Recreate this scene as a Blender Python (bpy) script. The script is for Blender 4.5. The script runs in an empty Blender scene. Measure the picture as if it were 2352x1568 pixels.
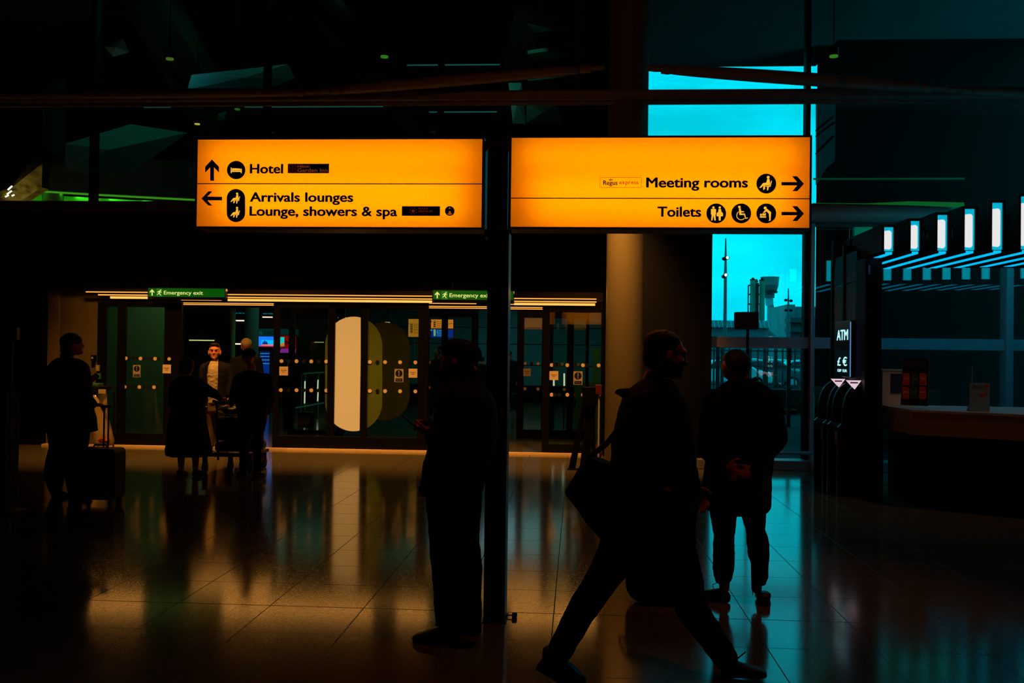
import bpy, bmesh, math, random
from mathutils import Vector, Matrix, noise
random.seed(7)
SC = bpy.context.scene
COL = SC.collection
PI = math.pi

# ------------------------------------------------------------------ camera
FPX = 35.0 / 36.0 * 2352
CAM = Vector((0, 0, 1.65))
PSI, TILT, ROLL = math.atan(150 / FPX), 0.01146, 0.012
_F = Vector((-math.sin(PSI) * math.cos(TILT), math.cos(PSI) * math.cos(TILT), math.sin(TILT)))
_R0 = Vector((math.cos(PSI), math.sin(PSI), 0))
_U0 = _R0.cross(_F)
_R = _R0 * math.cos(ROLL) + _U0 * math.sin(ROLL)
_U = _U0 * math.cos(ROLL) - _R0 * math.sin(ROLL)
cd = bpy.data.cameras.new('camera'); cam = bpy.data.objects.new('camera', cd); COL.objects.link(cam)
cd.lens = 35; cd.sensor_width = 36; cd.clip_end = 3000; cd.clip_start = 0.05
m = Matrix((_R, _U, -_F)).transposed().to_4x4(); m.translation = CAM
cam.matrix_world = m
SC.camera = cam

def at(px, py, Y):
    """point of the place seen at photo position (px,py) on the vertical plane y=Y"""
    d = _F * FPX + _R * (px - 1176) - _U * (py - 784)
    return CAM + d * (Y / d.y)
def gnd(px, py, z=0.0):
    d = _F * FPX + _R * (px - 1176) - _U * (py - 784)
    return CAM + d * ((z - CAM.z) / d.z)
def rect(x0, y0, x1, y1, Y):
    xm, ym = (x0 + x1) / 2, (y0 + y1) / 2
    return at(x0, ym, Y).x, at(x1, ym, Y).x, at(xm, y1, Y).z, at(xm, y0, Y).z   # X0 X1 Z0 Z1

# ------------------------------------------------------------------ materials
MATS = {}
def pmat(name, col, rough=0.6, metal=0.0, spec=0.5, bump=0.0, bscale=40.0, var=0.0, vscale=8.0):
    if name in MATS: return MATS[name]
    m = bpy.data.materials.new(name); m.use_nodes = True
    nt = m.node_tree; b = nt.nodes['Principled BSDF']
    b.inputs['Base Color'].default_value = (*col, 1); b.inputs['Roughness'].default_value = rough
    b.inputs['Metallic'].default_value = metal; b.inputs['Specular IOR Level'].default_value = spec
    if var or bump:
        tc = nt.nodes.new('ShaderNodeTexCoord'); n = nt.nodes.new('ShaderNodeTexNoise')
        n.inputs['Scale'].default_value = vscale; n.inputs['Detail'].default_value = 5
        nt.links.new(tc.outputs['Object'], n.inputs['Vector'])
        if var:
            r = nt.nodes.new('ShaderNodeMapRange')
            r.inputs[3].default_value = 1 - var; r.inputs[4].default_value = 1 + var
            r.inputs[1].default_value = .3; r.inputs[2].default_value = .7
            mx = nt.nodes.new('ShaderNodeVectorMath'); mx.operation = 'SCALE'; mx.inputs[0].default_value = col
            nt.links.new(n.outputs[0], r.inputs[0]); nt.links.new(r.outputs[0], mx.inputs['Scale'])
            nt.links.new(mx.outputs[0], b.inputs['Base Color'])
        if bump:
            n2 = nt.nodes.new('ShaderNodeTexNoise'); n2.inputs['Scale'].default_value = bscale
            bp = nt.nodes.new('ShaderNodeBump'); bp.inputs['Strength'].default_value = bump; bp.inputs['Distance'].default_value = .01
            nt.links.new(tc.outputs['Object'], n2.inputs['Vector']); nt.links.new(n2.outputs[0], bp.inputs['Height'])
            nt.links.new(bp.outputs[0], b.inputs['Normal'])
    MATS[name] = m; return m
def emat(name, col, s=1.0, base=(0.02, 0.02, 0.02)):
    if name in MATS: return MATS[name]
    m = bpy.data.materials.new(name); m.use_nodes = True
    b = m.node_tree.nodes['Principled BSDF']
    b.inputs['Base Color'].default_value = (*base, 1); b.inputs['Roughness'].default_value = .4
    b.inputs['Emission Color'].default_value = (*col, 1); b.inputs['Emission Strength'].default_value = s
    MATS[name] = m; return m
def gmat(name, tint=(0.8, 0.9, 0.85), refl=1.0, rough=0.0, ior=1.5):
    if name in MATS: return MATS[name]
    m = bpy.data.materials.new(name); m.use_nodes = True
    nt = m.node_tree; nt.nodes.clear()
    o = nt.nodes.new('ShaderNodeOutputMaterial'); mx = nt.nodes.new('ShaderNodeMixShader')
    t = nt.nodes.new('ShaderNodeBsdfTransparent'); g = nt.nodes.new('ShaderNodeBsdfGlossy')
    f = nt.nodes.new('ShaderNodeFresnel'); k = nt.nodes.new('ShaderNodeMath'); k.operation = 'MULTIPLY'
    t.inputs[0].default_value = (*tint, 1); g.inputs['Color'].default_value = (1, 1, 1, 1)
    g.inputs['Roughness'].default_value = rough; f.inputs['IOR'].default_value = ior; k.inputs[1].default_value = refl
    ge = nt.nodes.new('ShaderNodeNewGeometry'); io = nt.nodes.new('ShaderNodeMapRange'); io.inputs[3].default_value = ior; io.inputs[4].default_value = 1/ior
    nt.links.new(ge.outputs['Backfacing'], io.inputs[0]); nt.links.new(io.outputs[0], f.inputs['IOR'])
    nt.links.new(f.outputs[0], k.inputs[0]); nt.links.new(k.outputs[0], mx.inputs[0])
    nt.links.new(t.outputs[0], mx.inputs[1]); nt.links.new(g.outputs[0], mx.inputs[2]); nt.links.new(mx.outputs[0], o.inputs[0])
    MATS[name] = m; return m

BLACK = pmat('black_paint', (.005, .005, .005), .6, spec=.12)
BLACKM = pmat('black_metal', (.003, .003, .003), .4, .0, .15)
DARKW = pmat('dark_wall_paint', (.0022, .0022, .002), .9, spec=.02)
STEEL = pmat('painted_steel', (.20, .19, .20), .42, .0, .4, var=.12)
STEELD = pmat('dark_painted_steel', (.07, .065, .07), .45, .0, .4, var=.15)
GREYM = pmat('grey_aluminium', (.42, .42, .50), .42, .0, .5)

# ------------------------------------------------------------------ mesh builder
class MB:
    def __init__(s): s.v = []; s.f = []
    def add(s, vs, fs):
        b = len(s.v); s.v += [Vector(v) for v in vs]; s.f += [tuple(b + i for i in f) for f in fs]; return s
    def box(s, x0, x1, y0, y1, z0, z1):
        return s.add([(x0,y0,z0),(x1,y0,z0),(x1,y1,z0),(x0,y1,z0),(x0,y0,z1),(x1,y0,z1),(x1,y1,z1),(x0,y1,z1)],
                     [(3,2,1,0),(4,5,6,7),(0,1,5,4),(1,2,6,5),(2,3,7,6),(3,0,4,7)])
    def bbox(s, x0, x1, y0, y1, z0, z1, b=.006):
        """box with chamfered edges"""
        bm = bmesh.new(); r = bmesh.ops.create_cube(bm, size=1)
        for v in bm.verts: v.co = Vector(((x0+x1)/2 + v.co.x*(x1-x0), (y0+y1)/2 + v.co.y*(y1-y0), (z0+z1)/2 + v.co.z*(z1-z0)))
        bmesh.ops.bevel(bm, geom=list(bm.edges), offset=b, segments=2, affect='EDGES', profile=.5)
        bm.verts.index_update()
        s.add([v.co.copy() for v in bm.verts], [tuple(v.index for v in f.verts) for f in bm.faces]); bm.free(); return s
    def prect(s, px, Y0, Y1):
        X0, X1, Z0, Z1 = rect(*px, Y0); return s.box(X0, X1, Y0, Y1, Z0, Z1)
    def prism(s, pts, axis='y', a=0, b=1):
        """extrude a polygon; pts are (u,v): axis y -> (x,z), x -> (y,z), z -> (x,y)"""
        n = len(pts)
        def mk(u, v, w): return {'y': (u, w, v), 'x': (w, u, v), 'z': (u, v, w)}[axis]
        vs = [mk(u, v, a) for u, v in pts] + [mk(u, v, b) for u, v in pts]
        fs = [tuple(range(n)), tuple(range(2*n-1, n-1, -1))] + [(i, i+n, (i+1)%n+n, (i+1)%n) for i in range(n)]
        return s.add(vs, fs)
    def tube(s, p0, p1, r0, r1=None, n=16, caps=True):
        r1 = r0 if r1 is None else r1
        p0, p1 = Vector(p0), Vector(p1); d = (p1-p0).normalized()
        a = d.orthogonal().normalized(); b = d.cross(a)
        vs = [p + (a*math.cos(2*PI*i/n) + b*math.sin(2*PI*i/n))*r for p, r in ((p0, r0), (p1, r1)) for i in range(n)]
        fs = [(i, (i+1)%n, (i+1)%n+n, i+n) for i in range(n)]
        if caps: fs += [tuple(range(n-1, -1, -1)), tuple(range(n, 2*n))]
        return s.add(vs, fs)
    def path(s, pts, rs, n=12):
        """tube through points with radii, mitred"""
        pts = [Vector(p) for p in pts]; k = len(pts)
        if not isinstance(rs, (list, tuple)): rs = [rs]*k
        up = None; vs = []
        for i, p in enumerate(pts):
            d = ((pts[min(i+1, k-1)] - pts[max(i-1, 0)])).normalized()
            if up is None: up = d.orthogonal().normalized()
            a = (up - d*up.dot(d)).normalized(); b = d.cross(a); up = a
            vs += [p + (a*math.cos(2*PI*j/n) + b*math.sin(2*PI*j/n))*rs[i] for j in range(n)]
        fs = [(i*n+j, i*n+(j+1)%n, (i+1)*n+(j+1)%n, (i+1)*n+j) for i in range(k-1) for j in range(n)]
        fs += [tuple(range(n-1, -1, -1)), tuple(range((k-1)*n, k*n))]
        return s.add(vs, fs)
    def rings(s, rg, n=24, power=2.0):
        """rg: list of (center, ax, ay) ellipse rings, closed with caps"""
        vs = []
        for c, ax, ay in rg:
            for j in range(n):
                t = 2*PI*j/n; ct, st = math.cos(t), math.sin(t)
                e = 2.0/power
                vs.append(Vector(c) + Vector(ax)*math.copysign(abs(ct)**e, ct) + Vector(ay)*math.copysign(abs(st)**e, st))
        k = len(rg)
        fs = [(i*n+j, i*n+(j+1)%n, (i+1)*n+(j+1)%n, (i+1)*n+j) for i in range(k-1) for j in range(n)]
        fs += [tuple(range(n-1, -1, -1)), tuple(range((k-1)*n, k*n))]
        return s.add(vs, fs)
    def ball(s, c, rx, ry=None, rz=None, n=16, m=10, rot=None):
        ry = rx if ry is None else ry; rz = rx if rz is None else rz
        vs = []; c = Vector(c)
        for i in range(1, m):
            ph = PI*i/m
            for j in range(n):
                t = 2*PI*j/n
                p = Vector((rx*math.sin(ph)*math.cos(t), ry*math.sin(ph)*math.sin(t), rz*math.cos(ph)))
                if rot is not None: p = rot @ p
                vs.append(c+p)
        top, bot = Vector((0,0,rz)), Vector((0,0,-rz))
        if rot is not None: top, bot = rot@top, rot@bot
        vs += [c+top, c+bot]; T = (m-1)*n
        fs = [(i*n+j, (i+1)*n+j, (i+1)*n+(j+1)%n, i*n+(j+1)%n) for i in range(m-2) for j in range(n)]
        fs += [(T, j, (j+1)%n) for j in range(n)] + [(T+1, (m-2)*n+(j+1)%n, (m-2)*n+j) for j in range(n)]
        return s.add(vs, fs)
    def capsule(s, p0, r0, p1, r1, n=14):
        p0, p1 = Vector(p0), Vector(p1)
        s.tube(p0, p1, r0, r1, n); s.ball(p0, r0, n=n, m=8); s.ball(p1, r1, n=n, m=8); return s
    def disc(s, c, r, Y0, Y1, n=40, rz=None):
        rz = rz or r
        return s.prism([(c[0]+r*math.cos(2*PI*i/n), c[1]+rz*math.sin(2*PI*i/n)) for i in range(n)], 'y', Y0, Y1)
    def build(s, name, mat, parent=None, smooth=False, angle=None):
        o = Vector((0,0,0)) if parent is None else wloc(parent)
        me = bpy.data.meshes.new(name); me.from_pydata([v-o for v in s.v], [], s.f); me.validate()
        bm = bmesh.new(); bm.from_mesh(me); bmesh.ops.recalc_face_normals(bm, faces=bm.faces); bm.to_mesh(me); bm.free()
        if mat: me.materials.append(mat)
        if smooth: me.shade_smooth()
        if angle: me.shade_auto_smooth if False else None
        ob = bpy.data.objects.new(name, me); COL.objects.link(ob)
        if parent is not None: ob.parent = parent
        return ob
def wloc(o):
    v = Vector((0,0,0))
    while o is not None: v += o.location; o = o.parent
    return v
def autosmooth(ob, deg=40):
    me = ob.data; bm = bmesh.new(); bm.from_mesh(me)
    for f in bm.faces: f.smooth = True
    for e in bm.edges:
        if len(e.link_faces) == 2 and e.calc_face_angle(0) > math.radians(deg): e.smooth = False
    bm.to_mesh(me); bm.free(); return ob
def tag(o, label=None, cat=None, group=None, kind=None):
    if label: o['label'] = label
    if cat: o['category'] = cat
    if group: o['group'] = group
    if kind: o['kind'] = kind
    return o
def thing(name, loc, label=None, cat=None, group=None, kind=None):
    o = bpy.data.objects.new(name, None); COL.objects.link(o); o.location = loc; o.empty_display_size = .1
    return tag(o, label, cat, group, kind)
def struct(o): o['kind'] = 'structure'; return o
def copy_tree(o, parent=None):
    c = o.copy(); COL.objects.link(c); c.parent = parent
    for ch in list(o.children): copy_tree(ch, c)
    return c

# ------------------------------------------------------------------ lettering
def text_geo(s, bold=0.0, spacing=1.0, shear=0.0):
    cu = bpy.data.curves.new('t', 'FONT'); cu.body = s; cu.offset = bold; cu.resolution_u = 4
    cu.space_character = spacing; cu.shear = shear
    ob = bpy.data.objects.new('t', cu); COL.objects.link(ob)
    dg = bpy.context.evaluated_depsgraph_get(); me = bpy.data.meshes.new_from_object(ob.evaluated_get(dg))
    vs = [v.co.copy() for v in me.vertices]; fs = [tuple(p.vertices) for p in me.polygons]
    bpy.data.objects.remove(ob); bpy.data.curves.remove(cu); bpy.data.meshes.remove(me)
    return vs, fs
def _bold(vs, fs, b):
    """thicken strokes: overlay shifted copies of the glyphs"""
    V, F = [], []
    for dx, dy in ((0, 0), (b, 0), (-b, 0), (b*.5, b*.6), (-b*.5, b*.6), (b*.5, -b*.6), (-b*.5, -b*.6)):
        o = len(V); V += [Vector((v.x+dx, v.y+dy, 0)) for v in vs]; F += [tuple(i+o for i in f) for f in fs]
    return V, F
def bold_geo(s, b):
    vs, fs = text_geo(s, 0)
    return _bold(vs, fs, b)
def lettering(s, box, Y, mat, parent, bold=0.0, spacing=1.0, mirror=False, name='lettering', side=None, d=.002):
    """flat lettering filling box (X0,X1,Z0,Z1) on plane y=Y, proud of it by d; side='x' puts it on plane x=Y, box=(Y0,Y1,Z0,Z1)"""
    vs, fs = text_geo(s, 0, spacing)
    if not vs: return None
    if bold: vs, fs = _bold(vs, fs, bold)
    a0, a1 = min(v.x for v in vs), max(v.x for v in vs); b0, b1 = min(v.y for v in vs), max(v.y for v in vs)
    X0, X1, Z0, Z1 = box; out = []
    for w in (0, 1):
        for v in vs:
            u = (v.x-a0)/(a1-a0)
            if mirror: u = 1-u
            x = X0 + u*(X1-X0); z = Z0 + (v.y-b0)/(b1-b0)*(Z1-Z0)
            out.append((Y-d*w, x, z) if side == 'x' else (x, Y-d*w, z))
    n = len(vs); mb = MB()
    ff = list(fs) + [tuple(i+n for i in f) for f in fs]
    ec = {}
    for f in fs:
        for i in range(len(f)):
            e = (f[i], f[(i+1) % len(f)]); k = tuple(sorted(e)); ec[k] = ec.get(k, []) + [e]
    ff += [(e[0][0], e[0][1], e[0][1]+n, e[0][0]+n) for e in ec.values() if len(e) == 1]
    mb.add(out, ff); return mb.build(name, mat, parent)
def ptext(s, px, Y, mat, parent, **k): return lettering(s, rect(*px, Y), Y, mat, parent, **k)
def ppoly(mb, pts, Y, d=.002):
    """polygon given in photo positions, laid on plane y=Y"""
    q = [at(x, y, Y) for x, y in pts]; return mb.prism([(p.x, p.z) for p in q], 'y', Y-d, Y)
def pcirc(mb, cx, cy, r, Y, d=.002, n=40, r2=None):
    return ppoly(mb, [(cx+r*math.cos(2*PI*i/n), cy+(r2 or r)*math.sin(2*PI*i/n)) for i in range(n)], Y, d)
def ppill(mb, x0, y0, x1, y1, Y, d=.002, n=20):
    r = (x1-x0)/2; cx = (x0+x1)/2
    pts = [(cx+r*math.cos(PI*i/n), y1-r+r*math.sin(PI*i/n)) for i in range(n+1)] + [(cx-r*math.cos(PI*i/n), y0+r-r*math.sin(PI*i/n)) for i in range(n+1)]
    return ppoly(mb, pts, Y, d)
def pring(mb, cx, cy, ra, rb, a0, a1, Y, d=.002, n=28):
    t = [a0+(a1-a0)*i/n for i in range(n+1)]
    return ppoly(mb, [(cx+rb*math.cos(x), cy+rb*math.sin(x)) for x in t] + [(cx+ra*math.cos(x), cy+ra*math.sin(x)) for x in reversed(t)], Y, d)

# ------------------------------------------------------------------ soft bodies: many volumes melted into one continuous surface
def melt(mb, name, mat, parent, voxel=.012, smooth=3, wrinkle=0.0, wscale=7.0, cuts=()):
    me = bpy.data.meshes.new(name); me.from_pydata([tuple(v) for v in mb.v], [], mb.f); me.validate()
    bm = bmesh.new(); bm.from_mesh(me); bmesh.ops.recalc_face_normals(bm, faces=bm.faces); bm.to_mesh(me); bm.free()
    ob = bpy.data.objects.new(name, me); COL.objects.link(ob)
    r = ob.modifiers.new('r', 'REMESH'); r.mode = 'VOXEL'; r.voxel_size = voxel
    s = ob.modifiers.new('s', 'SMOOTH'); s.iterations = smooth; s.factor = .6
    dg = bpy.context.evaluated_depsgraph_get(); m2 = bpy.data.meshes.new_from_object(ob.evaluated_get(dg))
    bpy.data.objects.remove(ob); bpy.data.meshes.remove(me)
    o = Vector((0,0,0)) if parent is None else wloc(parent)
    if wrinkle:
        nm = [v.normal.copy() for v in m2.vertices]
        for v, nn in zip(m2.vertices, nm):
            p = Vector((v.co.x*wscale, v.co.y*wscale, v.co.z*wscale*1.8))
            v.co += nn * wrinkle * (noise.noise(p) + .5*noise.noise(p*2.3))
    for v in m2.vertices: v.co -= o
    m2.name = name; m2.materials.clear(); m2.materials.append(mat); m2.shade_smooth()
    ob = bpy.data.objects.new(name, m2); COL.objects.link(ob)
    if parent is not None: ob.parent = parent
    return ob
def sil(mb, Y, rows, n=22, sub=3, power=2.2):
    """solid of elliptical sections; rows = (row, left, right, depth in m, shift in depth)"""
    R = [tuple(r) + (0,)*(5-len(r)) for r in rows]; out = []
    def cr(a, b, c, d, t): return .5*((2*b) + (-a+c)*t + (2*a-5*b+4*c-d)*t*t + (-a+3*b-3*c+d)*t**3)
    for i in range(len(R)-1):
        A, B, C, D = R[max(i-1,0)], R[i], R[i+1], R[min(i+2,len(R)-1)]
        for k in range(sub):
            out.append([cr(A[j], B[j], C[j], D[j], k/sub) for j in range(5)])
    out.append(list(R[-1]))
    rg = []
    for y, xl, xr, dep, dy in out:
        c = at((xl+xr)/2, y, Y+dy); rg.append((c, ((xr-xl)/2*(Y+dy)/FPX, 0, 0), (0, dep/2, 0)))
    return mb.rings(rg, n, power)

# ================================================================== THE SETTING
YF = 14.9      # glazed facade on the right
YD = 16.3      # line of the entrance doors
YI = 19.1      # inner line of doors
XR = at(1482, 800, YF).x     # corner where the facade starts

def floor_mat():
    m = bpy.data.materials.new('polished_terrazzo_tiles'); m.use_nodes = True
    nt = m.node_tree; N = nt.nodes; L = nt.links; b = N['Principled BSDF']
    tc = N.new('ShaderNodeTexCoord'); sep = N.new('ShaderNodeSeparateXYZ'); L.new(tc.outputs['Object'], sep.inputs[0])
    def M(op, a, b_=None):
        n = N.new('ShaderNodeMath'); n.operation = op
        for i, v in enumerate((a, b_)):
            if v is None: continue
            if isinstance(v, (int, float)): n.inputs[i].default_value = v
            else: L.new(v, n.inputs[i])
        return n.outputs[0]
    jx = M('LESS_THAN', M('PINGPONG', M('ADD', sep.outputs[0], .52+60), .305), .0032)
    jy = M('LESS_THAN', M('PINGPONG', M('ADD', sep.outputs[1], -6.34+61), .305), .0036)
    jw = M('LESS_THAN', M('ABSOLUTE', M('SUBTRACT', sep.outputs[1], 6.34)), .006)
    j = M('MAXIMUM', M('MAXIMUM', jx, jy), jw)
    vo = N.new('ShaderNodeTexVoronoi'); vo.inputs['Scale'].default_value = 26
    mp = N.new('ShaderNodeMapping'); mp.inputs['Scale'].default_value = (1, 2.0, 1); L.new(tc.outputs['Object'], mp.inputs[0]); L.new(mp.outputs[0], vo.inputs['Vector'])
    fl = M('LESS_THAN', vo.outputs['Distance'], .17)
    rare = M('GREATER_THAN', vo.outputs['Color'], .52)
    fl = M('MULTIPLY', fl, rare)
    no = N.new('ShaderNodeTexNoise'); no.inputs['Scale'].default_value = 90; no.inputs['Detail'].default_value = 4; L.new(tc.outputs['Object'], no.inputs['Vector'])
    r1 = N.new('ShaderNodeMapRange'); r1.inputs[1].default_value = .3; r1.inputs[2].default_value = .7; r1.inputs[3].default_value = .7; r1.inputs[4].default_value = 1.25; L.new(no.outputs[0], r1.inputs[0])
    base = N.new('ShaderNodeVectorMath'); base.operation = 'SCALE'; base.inputs[0].default_value = (.14, .118, .07); L.new(r1.outputs[0], base.inputs['Scale'])
    mx = N.new('ShaderNodeMix'); mx.data_type = 'RGBA'; L.new(fl, mx.inputs[0]); L.new(base.outputs[0], mx.inputs[6]); mx.inputs[7].default_value = (.27, .24, .19, 1)
    mx2 = N.new('ShaderNodeMix'); mx2.data_type = 'RGBA'; L.new(j, mx2.inputs[0]); L.new(mx.outputs[2], mx2.inputs[6]); mx2.inputs[7].default_value = (.012, .012, .012, 1)
    L.new(mx2.outputs[2], b.inputs['Base Color'])
    n3 = N.new('ShaderNodeTexNoise'); n3.inputs['Scale'].default_value = 35; n3.inputs['Detail'].default_value = 6; L.new(tc.outputs['Object'], n3.inputs['Vector'])
    r2 = N.new('ShaderNodeMapRange'); r2.inputs[3].default_value = .07; r2.inputs[4].default_value = .16; L.new(n3.outputs[0], r2.inputs[0])
    L.new(M('ADD', r2.outputs[0], M('MULTIPLY', j, .5)), b.inputs['Roughness'])
    b.inputs['Specular IOR Level'].default_value = .36
    return m
FLOOR = floor_mat()
mb = MB(); mb.prism([(-13, -9), (9.5, -9), (9.5, YF+.12), (XR, YF+.12), (XR, 34), (-13, 34)], 'z', -.1, 0)
struct(mb.build('floor', FLOOR))
CEIL = pmat('dark_ceiling', (.03, .032, .03), .8, spec=.2)
mb = MB(); mb.box(-13, 9.5, -9, YF+.2, 9.0, 9.2); mb.box(-13, XR, YF+.2, 34, 9.0, 9.2); struct(mb.build('ceiling', CEIL))
struct(MB().box(-13.2, -13, -9, 34, 0, 9).build('wall_left', DARKW))
struct(MB().box(9.5, 9.7, -9, YF+.2, 0, 9).build('wall_right', DARKW))
struct(MB().box(-13, 9.5, -9.2, -9, 0, 9).build('wall_back', DARKW))

# --- entrance wall with its doors
BEIGE = pmat('beige_wall_panel', (.11, .085, .035), .55, spec=.3, var=.08)
Zb = at(600, 665, YD).z            # underside of the bulkhead
Zu = at(200, 484, YD).z            # top of the bulkhead
XL = at(108, 850, YD).x
XE = at(1386, 850, YD).x
mb = MB(); mb.box(-13, XL, YD, YD+.3, 0, Zu); mb.box(XL, XE+.05, YD, YD+.3, Zb, Zu)
struct(mb.build('wall_entrance', DARKW))
mb = MB(); mb.box(XE-.02, XR+.02, YD-.05, YD+.25, 0, Zu); mb.box(XR-.15, XR, YF+.06, YD-.05, 0, 9); mb.box(XR-.15, XR, YD-.05, 34, 0, 9)
struct(mb.build('wall_return', DARKW))
# beige wall return left of the doors, with a lighter joint strip
x0, x1, z0, z1 = rect(108, 657, 224, 1024, YD+.05)
mb = MB(); mb.box(x0, x1, YD+.05, YD+.12, 0, Zb); o = struct(mb.build('wall_lobby', BEIGE))
xa = at(133, 850, YD).x; mb = MB(); mb.box(x0, xa, YD+.0, YD+.05, 0, Zb-.04); b_ = mb.build('cover_strip', pmat('pale_cover_strip', (.16, .12, .07), .5, spec=.3)); struct(b_); b_.parent = o
# upper glazing over the bulkhead (left) and the upper concourse behind it
CLEARG = gmat('clear_facade_glass', (.92, .98, .96), 1.8)
UPG = gmat('upper_facade_glass', (.80, .92, .88), .6)
z5a, z5b = at(400, 237, YD-.1).z, at(400, 211, YD-.1).z
ZCAP = 9.0
mb = MB(); mb.box(-13, XR-.16, YD+.10, YD+.12, Zu+.15, ZCAP); w1 = struct(mb.build('window_1', UPG))
mb = MB()
for px in (211, 609, 1010):
    X = at(px, 260, YD).x
    mb.box(X-.045, X+.045, YD+.02, YD+.2, Zu+.1, ZCAP)
q = mb.build('mullion', BLACKM, w1)
mb = MB(); mb.bbox(-13, XR, YD-.12, YD+.28, Zu, Zu+.15, .01); struct(mb.build('trim_1', pmat('brown_grey_steel', (.10, .085, .07), .5, spec=.3)))
# horizontal steel beam across the whole facade
mb = MB(); za, zb = at(1176, 236, YF-.25).z, at(1176, 206, YF-.25).z
mb.bbox(-13, 9.5, YF-.25, YF-.05, za+.05, zb, .03); mb.box(-13, 9.5, YF-.16, YF-.09, za, za+.05)
struct(mb.build('trim_2', STEEL)); ZB0, ZB1 = za, zb
# --- round column
XC, YC = at(1436, 700, 15.25).x, 15.0
mb = MB(); mb.tube((XC, YC-.05, 0), (XC, YC-.05, 9), .30, .30, 48)
o = mb.build('column', pmat('cream_column_paint', (.15, .125, .07), .5, spec=.3, bump=.04, bscale=200), smooth=False); autosmooth(o); struct(o)
# --- right-hand facade
x1633 = at(1633, 650, YF).x
zt2 = at(2000, 516, YF).z; zt2b = at(2000, 466, YF).z
mb = MB(); mb.box(XR-.1, x1633, YF-.12, YF+.25, 0, zt2+.02); struct(mb.build('wall_pier', pmat('black_cladding', (.008, .009, .009), .6, spec=.15)))
mb = MB(); mb.bbox(XR, 9.5, YF-.1, YF+.12, zt2-.02, zt2+.10, .01); struct(mb.build('trim_3', STEELD))
zt0, zt1 = at(1740, 799, YF).z, at(1740, 773.5, YF).z
mb = MB(); mb.bbox(x1633, 9.5, YF-.06, YF+.10, zt0, zt1, .008); struct(mb.build('trim_4', GREYM))
xm0, xm1, xm2 = at(1846, 700, YF).x, at(1857, 700, YF).x, at(1866, 700, YF).x
mb = MB(); mb.box(xm0, xm1, YF-.04, YF+.14, .1, 9); o = struct(mb.build('trim_5', BLACKM))
mb = MB(); mb.bbox(xm1, xm2, YF-.14, YF+.06, 0, zt2, .008); p = mb.build('cover_strip', GREYM); p.parent = o
xq0, xq1 = at(2303, 850, YF).x, at(2320, 850, YF).x
mb = MB(); mb.bbox(xq0, xq1, YF-.12, YF+.10, 0, zt2, .01); struct(mb.build('trim_6', GREYM))
# kerb under the glass and low crash rail
mb = MB(); s0, s1 = at(1820, 1072, YF-.25).z, at(1820, 1058, YF-.25).z
mb.bbox(x1633-.2, 9.5, YF-.28, YF+.1, 0, max(s1, .07), .01); struct(mb.build('baseboard_facade', pmat('grey_kerb', (.28, .27, .26), .5)))
def pane(n, x0, x1, z0, z1):
    return struct(MB().box(x0, x1, YF, YF+.02, z0, z1).build('window_%d' % n, CLEARG))
pane(2, x1633, xm0, zt1, zt2); pane(3, x1633, xm0, .08, zt0)
pane(4, xm1, xq0, zt1, zt2); pane(5, xm1, xq0, .08, zt0); pane(6, xq1, 9.5, .08, zt0); pane(7, xq1, 9.5, zt1, zt2)
pane(8, XR, xm0, zt2+.1, ZB0+.06); pane(9, xm1, 9.5, zt2+.1, ZB0+.06); pane(10, XR, xm0, ZB1-.06, 9); pane(11, xm1, 9.5, ZB1-.06, 9)
zr = at(1820, 1040, YF-.32).z
t = thing('crash_rail', (at(1700, 1040, YF-.32).x, YF-.32, 0), 'low grey metal rail running along the foot of the window', 'rail')
mb = MB(); mb.tube((x1633+.1, YF-.32, zr), (at(1872, 1040, YF-.3).x, YF-.32, zr), .025); mb.build('bar', GREYM, t, smooth=True)
for X in (x1633+.3, at(1853, 1040, YF).x): MB().tube((X, YF-.32, 0), (X, YF-.32, zr), .018).build('post', GREYM, t, smooth=True)

# --- tie rods with their fork ends (cigar-shaped struts)
def strut(A, B, rmax, rend, label, mat, clevisA=True, clevisB=True, mid=.06):
    A, B = Vector(A), Vector(B); d = (B-A); L = d.length; d.normalize()
    t = thing('tie_strut', ((A.x+B.x)/2, A.y, min(A.z, B.z)), label, 'strut', 'cigar-shaped steel struts of the glass wall')
    mb = MB(); ks = [0, .04, .10, .2, .35, .5, .65, .8, .9, .96, 1]
    e = .28; P = [A+d*(e+(L-2*e)*k) for k in ks]
    rs = [rend+(rmax-rend)*math.sin(PI*min(1, max(0, k*.96+.02)))**.55 for k in ks]
    mb.path(P, rs, 20); mb.build('tube', mat, t, smooth=True)
    for c, s in ((A, 1), (B, -1)):
        mb = MB(); D = d*s
        mb.path([c+D*.30, c+D*.22, c+D*.12], [rend*.95, rend*1.25, rend*1.15], 14)
        for k in (-1, 1):
            o_ = Vector((0, 1, 0))*k*rend*.75
            mb.path([c+D*.16+o_, c+D*.03+o_, c-D*.08+o_], [rend*.45, rend*.62, rend*.5], 10)
        mb.tube(c-Vector((0, rend*1.5, 0)), c+Vector((0, rend*1.5, 0)), rend*.35)
        mb.build('fork_end', mat, t, smooth=True)
    return t
YS = 14.45
STB = pmat('warm_grey_strut_paint', (.26, .22, .20), .40, spec=.45)
strut(at(738, 211, YS), at(1376, 156, YS), .085, .05, 'long tapered strut sloping up from the beam to the left side of the round column', STB)
strut(at(1500, 157, YS), at(2160, 203, YS), .095, .06, 'long tapered strut falling from the right side of the round column to the beam', STB)
strut(at(-60, 218, YS), at(716, 212, YS), .075, .05, 'level strut lying along the beam at the far left', STB)
strut(at(2184, 206, YS), at(2600, 222, YS), .08, .05, 'strut end running out along the beam at the far right', STB)
strut(at(1560, 485, YS), at(2240, 492, YS), .13, .08, 'thick lower strut coming out from behind the right-hand yellow sign', STB)

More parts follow.
